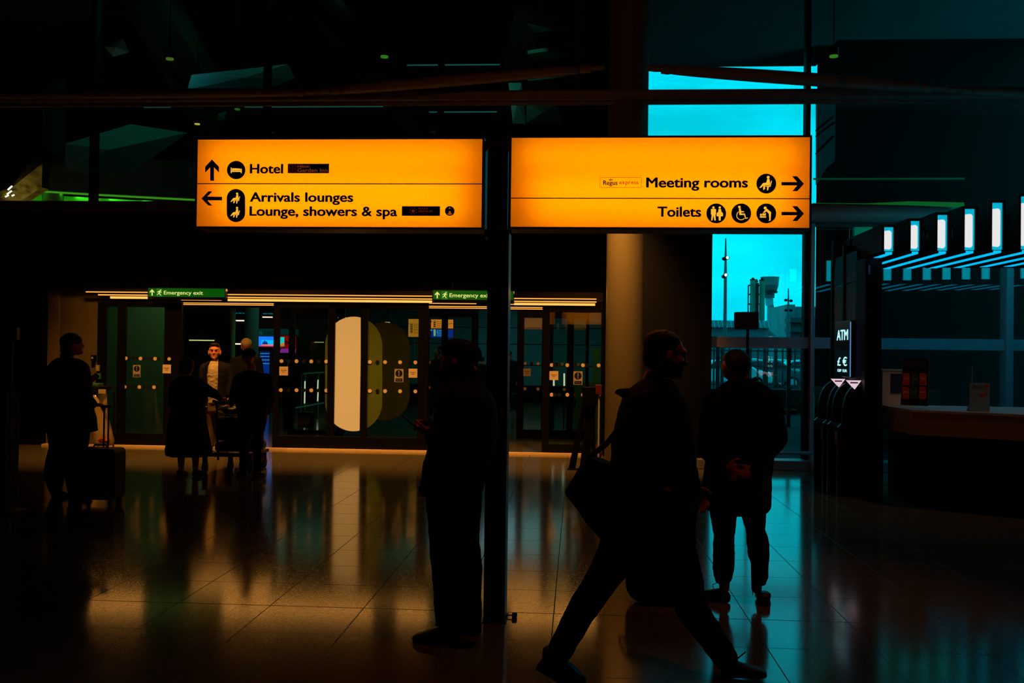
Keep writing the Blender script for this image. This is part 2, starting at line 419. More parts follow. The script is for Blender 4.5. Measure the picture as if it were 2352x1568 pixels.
# ================================================================== WAYFINDING SIGN
YS1 = 6.07
INK = pmat('black_sign_vinyl', (.004, .004, .004), .5, spec=.1)
def face_mat(name, col, base):
    m = bpy.data.materials.new(name); m.use_nodes = True; nt = m.node_tree; nt.nodes.clear()
    o = nt.nodes.new('ShaderNodeOutputMaterial'); a = nt.nodes.new('ShaderNodeAddShader')
    t = nt.nodes.new('ShaderNodeBsdfTranslucent'); e = nt.nodes.new('ShaderNodeEmission')
    t.inputs[0].default_value = (*col, 1); e.inputs[0].default_value = (*base, 1); e.inputs[1].default_value = 1
    nt.links.new(t.outputs[0], a.inputs[0]); nt.links.new(e.outputs[0], a.inputs[1]); nt.links.new(a.outputs[0], o.inputs[0])
    return m
FACE = face_mat('lit_amber_acrylic', (.95, .27, .0), (.22, .04, .0))
PICT = emat('lit_yellow_pictogram', (1.0, .48, .03), 1.0)
TUBE = emat('fluorescent_tube', (1.0, .95, .8), 8.5)
INNER = pmat('lightbox_inside', (.35, .33, .3), .8)
def seated(mb, f, Y, d):
    pcirc(mb, *f(1487, 153), 30*f.s, Y, d)
    for P in ([(1468,188),(1513,186),(1528,280),(1512,325),(1418,322),(1422,395),(1385,422),(1383,325),(1345,370),(1300,378),(1370,285),(1400,268),(1445,268)],
              [(1550,225),(1566,228),(1535,352),(1502,350),(1485,425),(1464,425),(1464,350),(1425,350),(1425,335),(1518,333)]):
        ppoly(mb, [f(*p) for p in P], Y, d)
class Mp:
    def __init__(s, ox, oy, sc, cx=0, cy=0): s.ox, s.oy, s.s, s.cx, s.cy = ox, oy, sc, cx, cy
    def __call__(s, x, y): return (s.ox+(x-s.cx)*s.s, s.oy+(y-s.cy)*s.s)
C5 = Mp(1600, 390, 260/2352)
def arrow(f, kind=0):
    P = [(1762,255),(2090,255),(1988,135),(2088,135),(2230,290),(2092,442),(1990,442),(2092,323),(1762,323)]
    return [f(*p) for p in P]
def lightbox(px, label, lines):
    X0, X1, Z0, Z1 = rect(*px, YS1)
    t = thing('illuminated_sign', ((X0+X1)/2, YS1+.115, Z0), label, 'sign', 'twin yellow direction signs on the post')
    e = .012
    mb = MB()   # rim of the box: top, bottom, ends
    mb.box(X0-e, X1+e, YS1-.004, YS1+.23, Z1, Z1+e); mb.box(X0-e, X1+e, YS1-.004, YS1+.23, Z0-e, Z0)
    mb.box(X0-e, X0, YS1-.004, YS1+.23, Z0, Z1); mb.box(X1, X1+e, YS1-.004, YS1+.23, Z0, Z1)
    mb.build('housing', pmat('dark_sign_housing', (.05, .045, .03), .45, spec=.4), t)
    MB().add([(X0, YS1+.001, Z0), (X1, YS1+.001, Z0), (X1, YS1+.001, Z1), (X0, YS1+.001, Z1)], [(0, 1, 2, 3)]).build('face', FACE, t)
    MB().add([(X0, YS1+.225, Z0), (X1, YS1+.225, Z0), (X1, YS1+.225, Z1), (X0, YS1+.225, Z1)], [(3, 2, 1, 0)]).build('face', FACE, t)
    mb = MB()
    for z, a, b in ((Z1-.10, .07, .07), (Z1-.30, .11, .11), (Z0+.11, .13, .10)):
        mb.tube((X0+a, YS1+.12, z), (X1-b, YS1+.12, z), .013, n=10)
    mb.build('lamp_tube', TUBE, t)
    dv = MB().prect((px[0], lines-1, px[2], lines+1), YS1-.0025, YS1); dv.build('divider_line', INK, t)
    return t
SL = lightbox((453, 320, 1107, 521), 'glowing yellow sign left of the post, reading Hotel, Arrivals lounges and Lounge, showers & spa', 422)
SR = lightbox((1174, 316, 1859.5, 522), 'glowing yellow direction sign reading Meeting rooms and Toilets, on the right of the post', 455.5)
Yt = YS1-.0005
BD = .03
ptext('Hotel', (574, 376.5, 650.5, 398.5), Yt, INK, SL, bold=BD)
ptext('Arrivals lounges', (574, 441.5, 811.5, 470.5), Yt, INK, SL, bold=BD)
ptext('Lounge, showers & spa', (573, 474, 912.5, 503), Yt, INK, SL, bold=BD)
ptext('Meeting rooms', (1484, 407.5, 1718, 438), Yt, INK, SR, bold=BD)
ptext('Toilets', (1510, 474.5, 1610.5, 498), Yt, INK, SR, bold=BD)
for pts, par in (([(487,366.5),(503,383),(503,396),(491.5,384),(491.5,415),(483,415),(483,384),(471.5,396),(471.5,383)], SL),
                 ([(463,456),(479,439.5),(487.5,439.5),(476,451.5),(510,452),(510,460),(476,460),(487.5,472),(479,472)], SL),
                 (arrow(C5), SR), (arrow(Mp(1600, 390+68.5, 260/2352)), SR)):
    ppoly(MB(), pts, Yt, .002).build('arrow', INK, par)
# pictograms
mb = pcirc(MB(), 542.5, 390.5, 21, Yt); k = mb.build('pictogram', INK, SL)
B4 = Mp(510, 360, 70/686); mb = MB()
for P in ([(197,242),(218,242),(218,312),(422,312),(422,268),(445,268),(445,366),(422,366),(420,340),(218,340),(218,366),(197,366)],
          [(224,290),(232,262),(250,254),(266,262),(290,258),(405,265),(418,285),(418,304),(224,304)]):
    ppoly(mb, [B4(*p) for p in P], Yt-.002, .001)
mb.build('bed_symbol', PICT, k)
mb = ppill(MB(), 521, 434, 563, 510, Yt); k = mb.build('pictogram', INK, SL)
mb = MB(); seated(mb, Mp(544.8, 444.6, .0838, 1487, 153), Yt-.002, .001); seated(mb, Mp(544.5, 477.2, .0838, 1487, 153), Yt-.002, .001)
mb.build('seated_figures', PICT, k)
for cx, cy in ((1760, 421.7), (1645, 490), (1702.5, 490), (1760, 490)):
    k = pcirc(MB(), cx, cy, 22.7, Yt).build('pictogram', INK, SR); mb = MB(); Y2 = Yt-.002; d = .001
    if cy < 450: seated(mb, C5, Y2, d); nm = 'seated_figure'
    elif cx == 1645:
        nm = 'man_and_woman_symbol'
        pcirc(mb, *C5(350, 783), 25*C5.s, Y2, d); pcirc(mb, *C5(481, 783), 24*C5.s, Y2, d)
        for P in ([(298,812),(403,812),(403,925),(390,925),(398,1052),(370,1052),(350,940),(328,1052),(302,1052),(313,928),(298,928)],
                  [(455,815),(508,815),(515,870),(548,900),(550,962),(503,965),(498,1052),(462,1052),(458,965),(413,962),(418,900),(450,870)]):
            ppoly(mb, [C5(*p) for p in P], Y2, d)
    elif cx == 1702.5:
        nm = 'wheelchair_symbol'; pcirc(mb, *C5(890, 772), 27*C5.s, Y2, d)
        ppoly(mb, [C5(*p) for p in [(878,805),(915,803),(925,855),(985,858),(985,880),(925,882),(930,905),(1003,908),(1025,995),(1068,990),(1065,1002),(1015,1020),(985,935),(895,938),(885,900)]], Y2, d)
        pring(mb, *C5(925, 945), 84*C5.s, 99*C5.s, math.radians(42), math.radians(232), Y2, d)
    else:
        nm = 'baby_change_symbol'; pcirc(mb, *C5(1424, 792), 30*C5.s, Y2, d); pcirc(mb, *C5(1338, 933), 22*C5.s, Y2, d)
        for P in ([(1465,808),(1548,880),(1535,1055),(1490,1058),(1512,1040),(1500,910),(1452,860),(1395,898),(1382,882),(1440,815)],
                  [(1365,905),(1385,900),(1410,915),(1430,890),(1438,900),(1437,948),(1368,948)], [(1315,962),(1443,962),(1443,992),(1315,992)]):
            ppoly(mb, [C5(*p) for p in P], Y2, d)
    mb.build(nm, PICT, k)
# small sponsor plates on the faces
DB = emat('dim_bronze_print', (.16, .028, .002), 1.0, (.1, .03, .0)); DR = emat('dim_red_print', (.05, .0, .001), 1.0, (.1, .0, .0)); DO = emat('amber_print', (.45, .09, .0), 1.0)
k = MB().prect((661, 376, 755.5, 397.5), Yt-.002, Yt).build('name_plate', INK, SL)
ptext('Hilton', (683.5, 378.5, 711, 385), Yt-.002, DB, k, bold=.01, d=.001); ptext('Garden Inn', (683, 386.5, 752.5, 395), Yt-.002, DB, k, bold=.01, d=.001)
mb = MB()
for sx, sy in ((-1,-1),(1,-1),(-1,1),(1,1)):
    cx, cy = 672+sx*4.3, 386.7+sy*4.3; pr = []
    for q in range(24):
        a = 2*PI*q/24; rr = 4.6 if math.cos(a-math.atan2(sy, sx)) < .9 else 5.6
        pr.append((cx+rr*math.cos(a), cy+rr*math.sin(a)))
    inn = [(cx+(x-cx)*.68, cy+(y-cy)*.68) for x, y in pr]
    ppoly(mb, pr+[pr[0]]+[inn[0]]+list(reversed(inn)), Yt-.002, .001)
mb.build('emblem', DR, k)
k = MB().prect((923, 473.5, 1010.5, 495.5), Yt-.002, Yt).build('name_plate', INK, SL)
ptext('PLAZA', (961.3, 476.7, 983, 481), Yt-.002, DR2 if 'DR2' in globals() else emat('dim_rust_print', (.12, .012, .0), 1.0, (.1, .02, 0)), k, d=.001)
DR2 = MATS['dim_rust_print']
ptext('PREMIUM', (961.3, 483, 993, 487.7), Yt-.002, DR2, k, d=.001); ptext('LOUNGE', (961.3, 490, 980.5, 493), Yt-.002, DR, k, d=.001)
mb = MB(); pcirc(mb, 948.8, 484.6, 3.5, Yt-.002, .001)
for q in range(8):
    a = 2*PI*(q+.5)/8; c, s_ = math.cos(a), math.sin(a); cx, cy = 948.8+7.6*c, 484.6+7.6*s_
    ppoly(mb, [(cx-s_*2.2, cy+c*2.2), (cx+c*.9, cy+s_*.9), (cx+s_*2.2, cy-c*2.2), (cx-c*.9, cy-s_*.9)], Yt-.002, .001)
mb.build('emblem', DR2, k)
k = pcirc(MB(), 1033, 484.5, 11, Yt).build('pictogram', INK, SL)
mb = MB(); ppoly(mb, [(1033, 476), (1035.6, 479), (1030.4, 479)], Yt-.002, .001); pcirc(mb, 1033, 487.3, 2.4, Yt-.002, .001)
ppoly(mb, [(1027.5, 490), (1038.5, 490), (1036.5, 492.8), (1029.5, 492.8)], Yt-.002, .001); mb.build('spa_symbol', DO, k)
RED = pmat('dark_red_vinyl', (.12, .004, .0), .5, spec=.1); RED2 = emat('orange_outline', (.75, .08, .0), .8)
mb = MB()
for r_ in ((1377.5, 407, 1473.5, 408), (1377.5, 430, 1473.5, 431), (1377.5, 407, 1378.6, 431), (1472.4, 407, 1473.5, 431)): mb.prect(r_, Yt-.001, Yt)
k = mb.build('name_plate', RED2, SR)
ptext('Regus', (1385.3, 414.5, 1418.5, 428), Yt, INK, k, bold=.025); ptext('express', (1422.3, 416.8, 1466, 426), Yt, emat('red_print', (.35, .01, .0), 1.0), k, bold=.002)
mb = MB(); ppoly(mb, [(1398,412.5),(1399.5,411.8),(1401.2,413.3),(1401.2,410.3),(1403,410.3),(1403,414.5),(1401.5,415.4)], Yt, .001); pcirc(mb, 1405.4, 413.2, 1.5, Yt, .001); mb.build('emblem', RED, k)
# the post
gp = gnd(1133, 1430)
t = thing('sign_post', (gp.x, YS1+.115, 0), 'dark steel post standing on the floor between the two yellow signs', 'post')
POST = pmat('dark_bronze_post', (.05, .04, .032), .4, .2, .4)
pz = at(1140, 318, YS1).z; x0, x1 = at(1110.5, 1300, YS1).x, at(1152, 1300, YS1).x
mb = MB(); mb.bbox(x0, x1, YS1+.02, YS1+.21, .004, pz-.02, .008); mb.build('shaft', POST, t)
mb = MB()
for k in (.27, .5, .74): X = x0+(x1-x0)*k; mb.box(X-.004, X+.004, YS1+.012, YS1+.021, .01, pz-.03)
mb.build('groove_strip', BLACKM, t)
xs = at(1160, 1300, YS1).x; mb = MB(); mb.bbox(x1, xs, YS1+.01, YS1+.22, .004, at(1140, 530, YS1).z, .006); mb.build('edge_profile', pmat('edge_steel', (.12, .13, .14), .3, .6, .5), t)
A0, A1 = at(1112.8, 420, YS1).x, at(1168.3, 420, YS1).x; zc0, zc1 = at(1140, 543, YS1).z, at(1140, 318, YS1).z
for za_, zb_ in ((zc0, zc0+.05), (zc1-.04, zc1)): MB().bbox(A0, A1, YS1+.04, YS1+.2, za_, zb_, .004).build('bracket', BLACKM, t)
mb = MB(); mb.bbox(x0-.01, xs+.01, YS1, YS1+.23, 0, .006, .002); mb.build('base_plate', BLACKM, t)
# little plug and lead lying by the foot of the post
g = gnd(1180, 1418); t = thing('floor_plug', (g.x, g.y, 0), 'small black plug and lead lying on the floor by the foot of the sign post', 'plug')
mb = MB(); mb.bbox(g.x-.012, g.x+.02, g.y-.02, g.y+.02, 0, .03, .006); mb.build('plug', BLACK, t)
mb = MB(); mb.path([(xs, g.y+.02, .01), (g.x-.04, g.y+.01, .012), (g.x-.01, g.y, .015)], .004, 8); mb.build('lead', BLACK, t)

# ================================================================== ENTRANCE DOORS
DOORG = gmat('door_glass', (.80, .90, .84), 1.0)
PLATE = pmat('pale_notice_plate', (.80, .66, .50), .5, spec=.3)
DOTW = pmat('pale_safety_dot', (.85, .70, .50), .5, spec=.3); DOTD = pmat('dark_safety_dot', (.01, .014, .01), .6, spec=.1)
BLUE = pmat('blue_sticker', (.01, .015, .11), .5, spec=.2); CREAM = pmat('cream_sticker', (.42, .40, .26), .6, spec=.2)
FILM = pmat('olive_frosted_film', (.30, .28, .08), .5, spec=.3)
def leaf(n, outer, panes, py0, py1, Y, th=.07, g=DOORG):
    """door or screen leaf: frame with its glass; outer and panes are photo extents on plane Y"""
    X0, X1, Z0, Z1 = rect(*outer, Y); _, _, za, zb = rect(outer[0], py0, outer[2], py1, Y)
    mb = MB(); mb.bbox(X0, X1, Y, Y+th, 0.004 if n else Z0, za, .004); mb.bbox(X0, X1, Y, Y+th, zb, Z1, .004)
    xs = [X0]
    for a, b in panes: xs += [at(a, 850, Y).x, at(b, 850, Y).x]
    xs.append(X1)
    for i in range(0, len(xs), 2):
        if xs[i+1]-xs[i] > .002: mb.box(xs[i], xs[i+1], Y+.001, Y+th-.001, za-.01, zb+.01)
    o = struct(mb.build('door_%d' % n, BLACKM))
    for i in range(1, len(xs)-1, 2):
        MB().box(xs[i]-.005, xs[i+1]+.005, Y+.03, Y+.04, za-.005, zb+.005).build('glass_pane', g, o)
    return o
D1 = leaf(1, (222, 692, 415, 1030), [(240.5, 268), (286, 376)], 704.5, 995, YD)
D2 = leaf(2, (627, 689, 982, 1036), [(640, 752), (768, 828), (843, 960)], 708, 1003, YD)
D3 = leaf(3, (1246, 692, 1386, 1043), [(1262, 1380)], 717, 1020, YD)
D4 = leaf(4, (410, 706, 528, 1003), [(420, 513)], 722, 985, YI)
D5 = leaf(5, (975, 708, 1097, 1010), [(985, 1013), (1027, 1082)], 728, 990, YI)
D6 = leaf(6, (1187, 712, 1352, 1012), [(1203, 1244), (1270, 1302), (1317, 1345)], 730, 987, YI)
D8 = leaf(7, (662, 705, 790, 1006), [(675, 775)], 722, 988, YI)
EPS = YD-.003
def dots(door, pts, Y, r=4.7, dark=(), name='safety_dots'):
    mb = MB(); md = MB()
    for (x, y, k) in pts: pcirc(md if k else mb, x, y, r, Y, .0015, 16)
    if mb.v: mb.build(name, DOTW, door)
    if md.v: md.build('dark_'+name, DOTD, door)
G = YD+.028
for x0_, y0_ in ((289, 822.5), (286.5, 888)):
    dots(D1, [(x0_+i*8.4, y0_+i*.12, 0 if i in (0, 4, 8) else 1) for i in range(10)], G, 4.2)
    pass
dots(D1, [(388.5, 824, 0), (265, 824, 1), (263, 888, 1)], EPS, 4)
for y0_ in (829, 895.5):
    dots(D2, [(x, y0_+(x-650)*.010, k) for x, k in ((646.5-(y0_>880)*1.5, 0), (663, 1), (681, 0), (698, 1), (715, 0), (732, 1), (749.5, 0), (849.5, 0), (867, 1), (884.5, 0), (901.5, 1), (919, 0), (936.5, 1), (954, 0))], G, 4.4)
dots(D5, [(986.5, 831.5, 0), (985.5, 889.5, 0)], YI+.028, 3.7)
dots(D6, [(1206, 834.5, 0), (1221, 835, 1), (1236, 835, 0), (1205.5, 892.5, 0), (1220, 893, 1), (1235.5, 893, 0), (1291, 836, 0), (1278, 836, 1), (1296, 894, 0), (1282, 894, 1), (1328, 837, 0), (1322, 837, 1)], YI+.028, 3.7)
for y0_ in (838, 906):
    dots(D3, [(x, y0_+(x-1267)*.008, k) for x, k in ((1267, 0), (1274, 1), (1285, 1), (1303, 0), (1321, 1), (1339, 0), (1348, 1), (1375, 0))], G, 4.4)
def plate(door, px, Y):
    k = MB().prect(px, Y-.004, Y).build('notice_plate', PLATE, door); w = px[2]-px[0]; cx = (px[0]+px[2])/2; cy_ = (px[1]+px[3])/2
    ptext('Automatic', (cx-w*.32, cy_-3.4, cx+w*.32, cy_-.6), Y-.004, INK, k, bold=.02, d=.001); ptext('door', (cx-w*.17, cy_+.8, cx+w*.17, cy_+3.2), Y-.004, INK, k, bold=.02, d=.001)
plate(D1, (373.5, 837, 392.5, 857), YD-.001); plate(D2, (641.5, 841.5, 661.5, 862), YD-.001); plate(D2, (938.5, 846.5, 958.5, 867), YD-.001)
plate(D6, (1202, 846, 1219, 863.5), YI-.001); plate(D3, (1262, 852, 1282.3, 872.5), YD-.001)
def warn(door, px, Y):
    k = MB().prect(px, Y-.002, Y).build('warning_sticker', CREAM, door); x0, y0, x1, y1 = px; w = x1-x0; cx = (x0+x1)/2
    mb = MB(); pcirc(mb, cx, y0+w*.5, w*.40, Y-.002, .001, 28); mb.prect((x0+w*.1, y1-w*.40, x1-w*.1, y1-w*.06), Y-.003, Y-.002); b = mb.build('blue_field', BLUE, k)
    mb = MB(); ppoly(mb, [(cx-w*.055, y0+w*.2), (cx+w*.055, y0+w*.2), (cx+w*.03, y0+w*.62), (cx-w*.03, y0+w*.62)], Y-.003, .001); pcirc(mb, cx, y0+w*.72, w*.06, Y-.003, .001, 12)
    mb.build('exclamation_mark', CREAM, k)
    ptext('Keep clear', (x0+w*.22, y1-w*.30, x1-w*.22, y1-w*.17), Y-.003, CREAM, k, d=.0008)
warn(D1, (305.5, 838, 322.5, 866), G); warn(D2, (906, 847, 926.5, 877), G); warn(D3, (1317, 852.5, 1338, 883), G)
# frosted capsule shapes on the glass
def pillpoly(x0, y0, x1, y1, xa, xb, n=40):
    r = (x1-x0)/2; cx = (x0+x1)/2; pts = []
    P = [(cx+r*math.cos(PI*i/n), y1-r+r*math.sin(PI*i/n)) for i in range(n+1)] + [(cx-r*math.cos(PI*i/n), y0+r-r*math.sin(PI*i/n)) for i in range(n+1)]
    out = []
    for i in range(len(P)):   # clip to xa..xb
        A, B = P[i], P[(i+1) % len(P)]
        for c in (A,):
            if xa <= c[0] <= xb: out.append(c)
        for X in sorted((xa, xb), key=lambda v: (v-A[0])*(1 if B[0] > A[0] else -1)):
            if (A[0]-X)*(B[0]-X) < 0: t_ = (X-A[0])/(B[0]-A[0]); out.append((X, A[1]+(B[1]-A[1])*t_))
    return out
YG = YD+.045
for (xa, xb, mt) in ((747, 752.6, FILM), (767.5, 828.5, emat('glowing_peach_film', (.90, .33, .105), 1.0, (.5, .4, .3))), (842.5, 878, FILM)):  # warm light on the middle film is put in as emission
    mb = MB(); ppoly(mb, pillpoly(747, 727, 878, 990, xa, xb), YG+.003, .003)
    mb.build('frosted_film', mt, D2)
    if mt is not FILM: mb = MB(); ppoly(mb, pillpoly(747, 727, 878, 990, xa, xb), YG+.012, .008); mb.build('film_glow_mask', BLACK, D2)  # added black plate keeps the glow off the inner glass
mb = MB(); ppoly(mb, pillpoly(826, 740, 941, 965, 858, 942), YI-.01, .004)
X0_, X1_, Z0_, Z1_ = rect(800, 712, 972, 1006, YI); wq = struct(MB().box(X0_, X1_, YI, YI+.01, .0, Z1_).build('window_12', DOORG))
mb.build('frosted_film', pmat('dark_olive_film', (.40, .42, .10), .5, spec=.3), wq)
for px in ((362, 1016, 381, 1025), (646, 1021, 662, 1030), (953, 1027, 967, 1036), (1244, 1034, 1262, 1042)):
    pass
# threshold strips
mb = MB(); mb.box(XL, XE, YD-.14, YD-.02, 0, .03); o = mb.build('threshold_strip', pmat('bright_threshold_metal', (.85, .62, .35), .45, .0, .5)); struct(o)
# vestibule shell
mb = MB(); mb.box(XL, XR-.2, YD+.3, YI+.1, Zb+.05, Zb+.15); struct(mb.build('ceiling_vestibule', DARKW))
zi = at(600, 706, YI).z
mb = MB(); mb.box(-11, XR-.2, YI-.05, YI+.12, zi, Zb+.1); struct(mb.build('wall_inner_header', DARKW))
OL = pmat('olive_wall_panel', (.18, .26, .14), .45, spec=.4, var=.08)
# --- warm strip lights
STRIP = emat('warm_strip_light', (1.15, .46, .07), 1.0); STRIP2 = emat('bright_warm_strip_light', (1.4, .62, .12), 1.0)
def strip(px0, px1, y0, y1, h, Y, mt, label, grp):
    A, B = at(px0, y0, Y), at(px1, y1, Y); hh = h*Y/FPX/2; z = (A.z+B.z)/2
    t = thing('strip_light', ((A.x+B.x)/2, Y, z-hh), label, 'light', grp)
    MB().box(A.x, B.x, Y, Y+.02, z-hh, z+hh).build('diffuser', mt, t)
    MB().box(A.x, B.x, Y+.0205, Y+.05, z-hh-.004, z+hh+.004).build('channel', BLACKM, t)
rowsl = [('top', 0, 2.4), ('middle', 6.6, 2.8), ('lowest, thickest', 12.6, 5.2)]
YSL = YD-.052
X0, X1, Z0, Z1 = rect(190, 663, 1386, 689, YD)
struct(MB().box(X0, XE, YD, YD+.2, Z0-.01, Zb+.01).build('trim_11', pmat('dark_brown_fascia', (.02, .013, .006), .6, spec=.2)))
mb = MB(); X0, X1, Z0, Z1 = rect(196, 666, 1386, 690, YSL+.05)
for (xa, xb, seg) in ((197, 338, 'left of the left green exit sign'), (523, 992, 'between the two green exit signs'), (1181, 1370, 'right of the right green exit sign')):
    for nm, dy, h in rowsl:
        xx = xa + (28*(dy > 5) + 28*(dy > 10) if seg.startswith('left') else 0)
        ya = 669.5 + (xa-197)*.0152 + dy; yb = 669.5 + (xb-197)*.0152 + dy
        strip(xx, xb - (3 if dy > 10 and xb == 1370 else 0), ya, yb, h, YSL, STRIP2 if h > 4 else STRIP, 'warm %s strip light %s' % (nm + ' of three' if ',' not in nm else nm, seg), 'outer warm strip lights over the entrance')
for (xa, xb, rr, seg) in ((416, 628, (0, 6.5, 10), 'in the left doorway'), (980, 1118, (0, 6.8, 10.5), 'in the right doorway, left of the post'), (1160, 1246, (0, 6.8, 10.5), 'in the right doorway, right of the post')):
    for k, dy in enumerate(rr):
        ya = 688.3 + (xa-416)*.0135 + dy; yb = 688.3 + (xb-416)*.0135 + dy
        segs = [(xa, xb)] if k or xa > 420 else [(xa, 508), (546, xb)]
        if k == 0 and xa == 980: segs = [(xa, 1094)]
        for q, (sa, sb) in enumerate(segs):
            y_ = lambda x: ya+(yb-ya)*(x-xa)/(xb-xa)
            strip(sa, sb, y_(sa), y_(sb), 1.9, YI-.101, STRIP, 'thin warm strip light, %s row, deep %s%s' % (('upper', 'middle', 'lower')[k], seg, (', %s piece' % ('left', 'right')[q]) if len(segs) > 1 else ''), 'inner warm strip lights over the doors')
# --- green emergency exit signs
GREEN = emat('lit_green_sign_face', (.0, .07, .002), 1.0, (.0, .06, .005)); EXT = emat('lit_pale_lettering', (.75, .78, .2), 1.0)
def exit_sign(x0, y0, x1, y1, label):
    Y = YD-.22; X0, X1, Z0, Z1 = rect(x0, y0, x1, y1, Y)
    t = thing('emergency_exit_sign', ((X0+X1)/2, Y+.05, Z0), label, 'sign', 'green emergency exit signs')
    MB().bbox(X0, X1, Y, Y+.10, Z0, Z1, .004).build('housing', BLACKM, t)
    e = .012; MB().box(X0+e, X1-e, Y-.003, Y+.001, Z0+e, Z1-e).build('face', GREEN, t)
    mb = MB(); mb.box(X0+.3, X0+.34, Y+.04, Y+.08, Z1, Z1+.12); mb.build('hanger', BLACKM, t); mb = MB(); mb.box(X1-.34, X1-.3, Y+.04, Y+.08, Z1, Z1+.12); mb.build('hanger', BLACKM, t)
    Yf = Y-.003; M2 = Mp(x0, y0+ (y1-y0)*.0, (x1-x0)/1052, 228, 112)
    f = lambda x, y: M2(x, y)
    ppoly(MB(), [f(*p) for p in [(288,132),(320,165),(318,182),(297,163),(297,218),(281,218),(281,163),(259,182),(258,165)]], Yf, .001).build('arrow', EXT, t)
    mb = MB()
    for P in ([(352,130),(422,130),(422,134),(352,134)], [(352,224),(422,224),(422,228),(352,228)], [(352,130),(356,130),(356,228),(352,228)], [(418,130),(422,130),(422,228),(418,228)]): ppoly(mb, [f(*p) for p in P], Yf, .001)
    mb.build('door_outline', emat('lit_green_line', (.05, .35, .05), 1.0), t)
    mb = MB(); pcirc(mb, *f(402, 147), 9*M2.s, Yf, .001, 14)
    for P in ([(368,160),(385,150),(402,160),(416,172),(412,180),(398,172),(393,185),(404,198),(408,216),(398,216),(393,203),(380,192),(370,206),(352,206),(352,198),(366,197),(376,180),(384,163),(374,167),(364,178),(357,174)],): ppoly(mb, [f(*p) for p in P], Yf, .001)
    mb.build('running_figure', EXT, t)
    a = f(448, 155); b = f(976, 222); lettering('Emergency exit', rect(a[0], a[1], b[0], b[1], Y), Yf, EXT, t, bold=.012, d=.001)
exit_sign(339, 660.5, 518, 683.5, 'green hanging Emergency exit sign above the left doorway')
exit_sign(993.5, 666, 1180, 690, 'green hanging Emergency exit sign above the right doorway, partly behind the post')

# ================================================================== INSIDE BEYOND THE DOORS
YB = 33.0
TEAL = pmat('teal_wall_panels', (.10, .42, .44), .45, spec=.3, var=.06)
ZC = 3.5
struct(MB().box(-13, XR-.15, YI+.12, 34, ZC, ZC+.2).build('ceiling_concourse', DARKW))
xw = at(700, 800, YB).x
mb = MB(); mb.box(xw, XR-.15, YB, YB+.2, 0, ZC); wl = struct(mb.build('wall_concourse', TEAL))
mb = MB()
for y in (752, 790, 838):
    z = at(1150, y, YB).z; mb.box(xw, XR-.15, YB-.01, YB+.001, z-.012, z+.012)
for x in (960, 1050, 1140): X = at(x, 790, YB).x
z = at(1150, 884, YB).z; mb.box(xw, XR-.15, YB-.02, YB+.001, 0, z); q = mb.build('panel_joint', BLACK, wl)
struct(MB().box(-13, xw, YB+.6, YB+.8, 0, ZC).build('wall_shops', pmat('dark_shop_wall', (.03, .035, .03), .7)))
# olive/green partition seen through the left leaf
X0, X1 = at(262, 850, 21.5).x, at(412, 850, 21.5).x
mb = MB(); mb.box(X0-3, X1, 21.5, 21.6, at(330, 980, 21.5).z, ZC); o = struct(mb.build('wall_partition', pmat('green_white_panel', (.30, .42, .28), .4, spec=.4)))
mb = MB(); mb.box(X0-3, X1, 21.49, 21.6, 0, at(330, 980, 21.5).z); b_ = mb.build('kickboard', BLACK, o)
def bar_light(x0, x1, y, h, Y, col=(1.5, .9, .5), lab='', n='bar_light'):
    A, B = at(x0, y, Y), at(x1, y, Y); hh = h*Y/FPX/2
    t = thing(n, ((A.x+B.x)/2, Y, A.z-hh), lab, 'light', 'ceiling bar lights beyond the doors')
    MB().box(A.x, B.x, Y-.05, Y+.05, A.z-hh, A.z+hh).build('diffuser', emat('bar_light_%.2f' % col[1], col, 1.0), t)
    MB().box(A.x-.02, B.x+.02, Y-.07, Y+.07, A.z+hh, A.z+hh+.03).build('casing', BLACKM, t)
    mb = MB(); mb.box((A.x+B.x)/2-.008, (A.x+B.x)/2+.008, Y-.01, Y+.01, A.z+hh+.03, ZC); mb.build('hanger', BLACKM, t)
for a in ((543, 569, 736, 2.6, 27, (1.6, 1.0, .75), 'pinkish bar light highest over the white woolly hat'), (604, 625, 728, 2.2, 28, (1.6, 1.1, .8), 'bar light over the shop screens, beside the dark stile'),
          (539, 552, 789.5, 3, 29, (1.6, 1.0, .75), 'short bar light just left of the white woolly hat'), (436, 491, 781, 2.4, 25, (.8, .8, .25), 'long yellowish bar light above the man in the open jacket'),
          (723, 743, 785.5, 1.8, 27, (.6, .5, .2), 'dim bar light above the stair railing'), (777, 795, 729.5, 1.6, 26, (1.2, 1.0, .7), 'bar light over the top of the lit peach panel'),
          (885, 895, 740, 1.6, 26, (.9, .7, .3), 'tiny bar light over the olive capsule panel')):
    bar_light(*a[:5], col=a[5], lab=a[6])
for a in ((541, 569, 719, 2.0, 30, (.0, .12, .16), 'dim teal bar light under the left doorway header'), (605, 626, 720, 2.0, 30, (.0, .12, .16), 'dim teal bar light beside the dark stile, topmost')):
    bar_light(*a[:5], col=a[5], lab=a[6])
# teal door edge and pale column
X0, X1, Z0, Z1 = rect(529, 708, 539, 1000, YI+.25)
o = MB().box(X0, X1, YI+.22, YI+.26, 0, Z1).build('trim_7', pmat('teal_edge', (.04, .55, .85), .4)); struct(o)
mb = MB(); c = at(577, 800, 26); mb.tube((c.x, 26, 0), (c.x, 26, ZC), .19, n=24); o = mb.build('column_concourse', pmat('concourse_column', (.2, .25, .2), .5), smooth=True); struct(o)
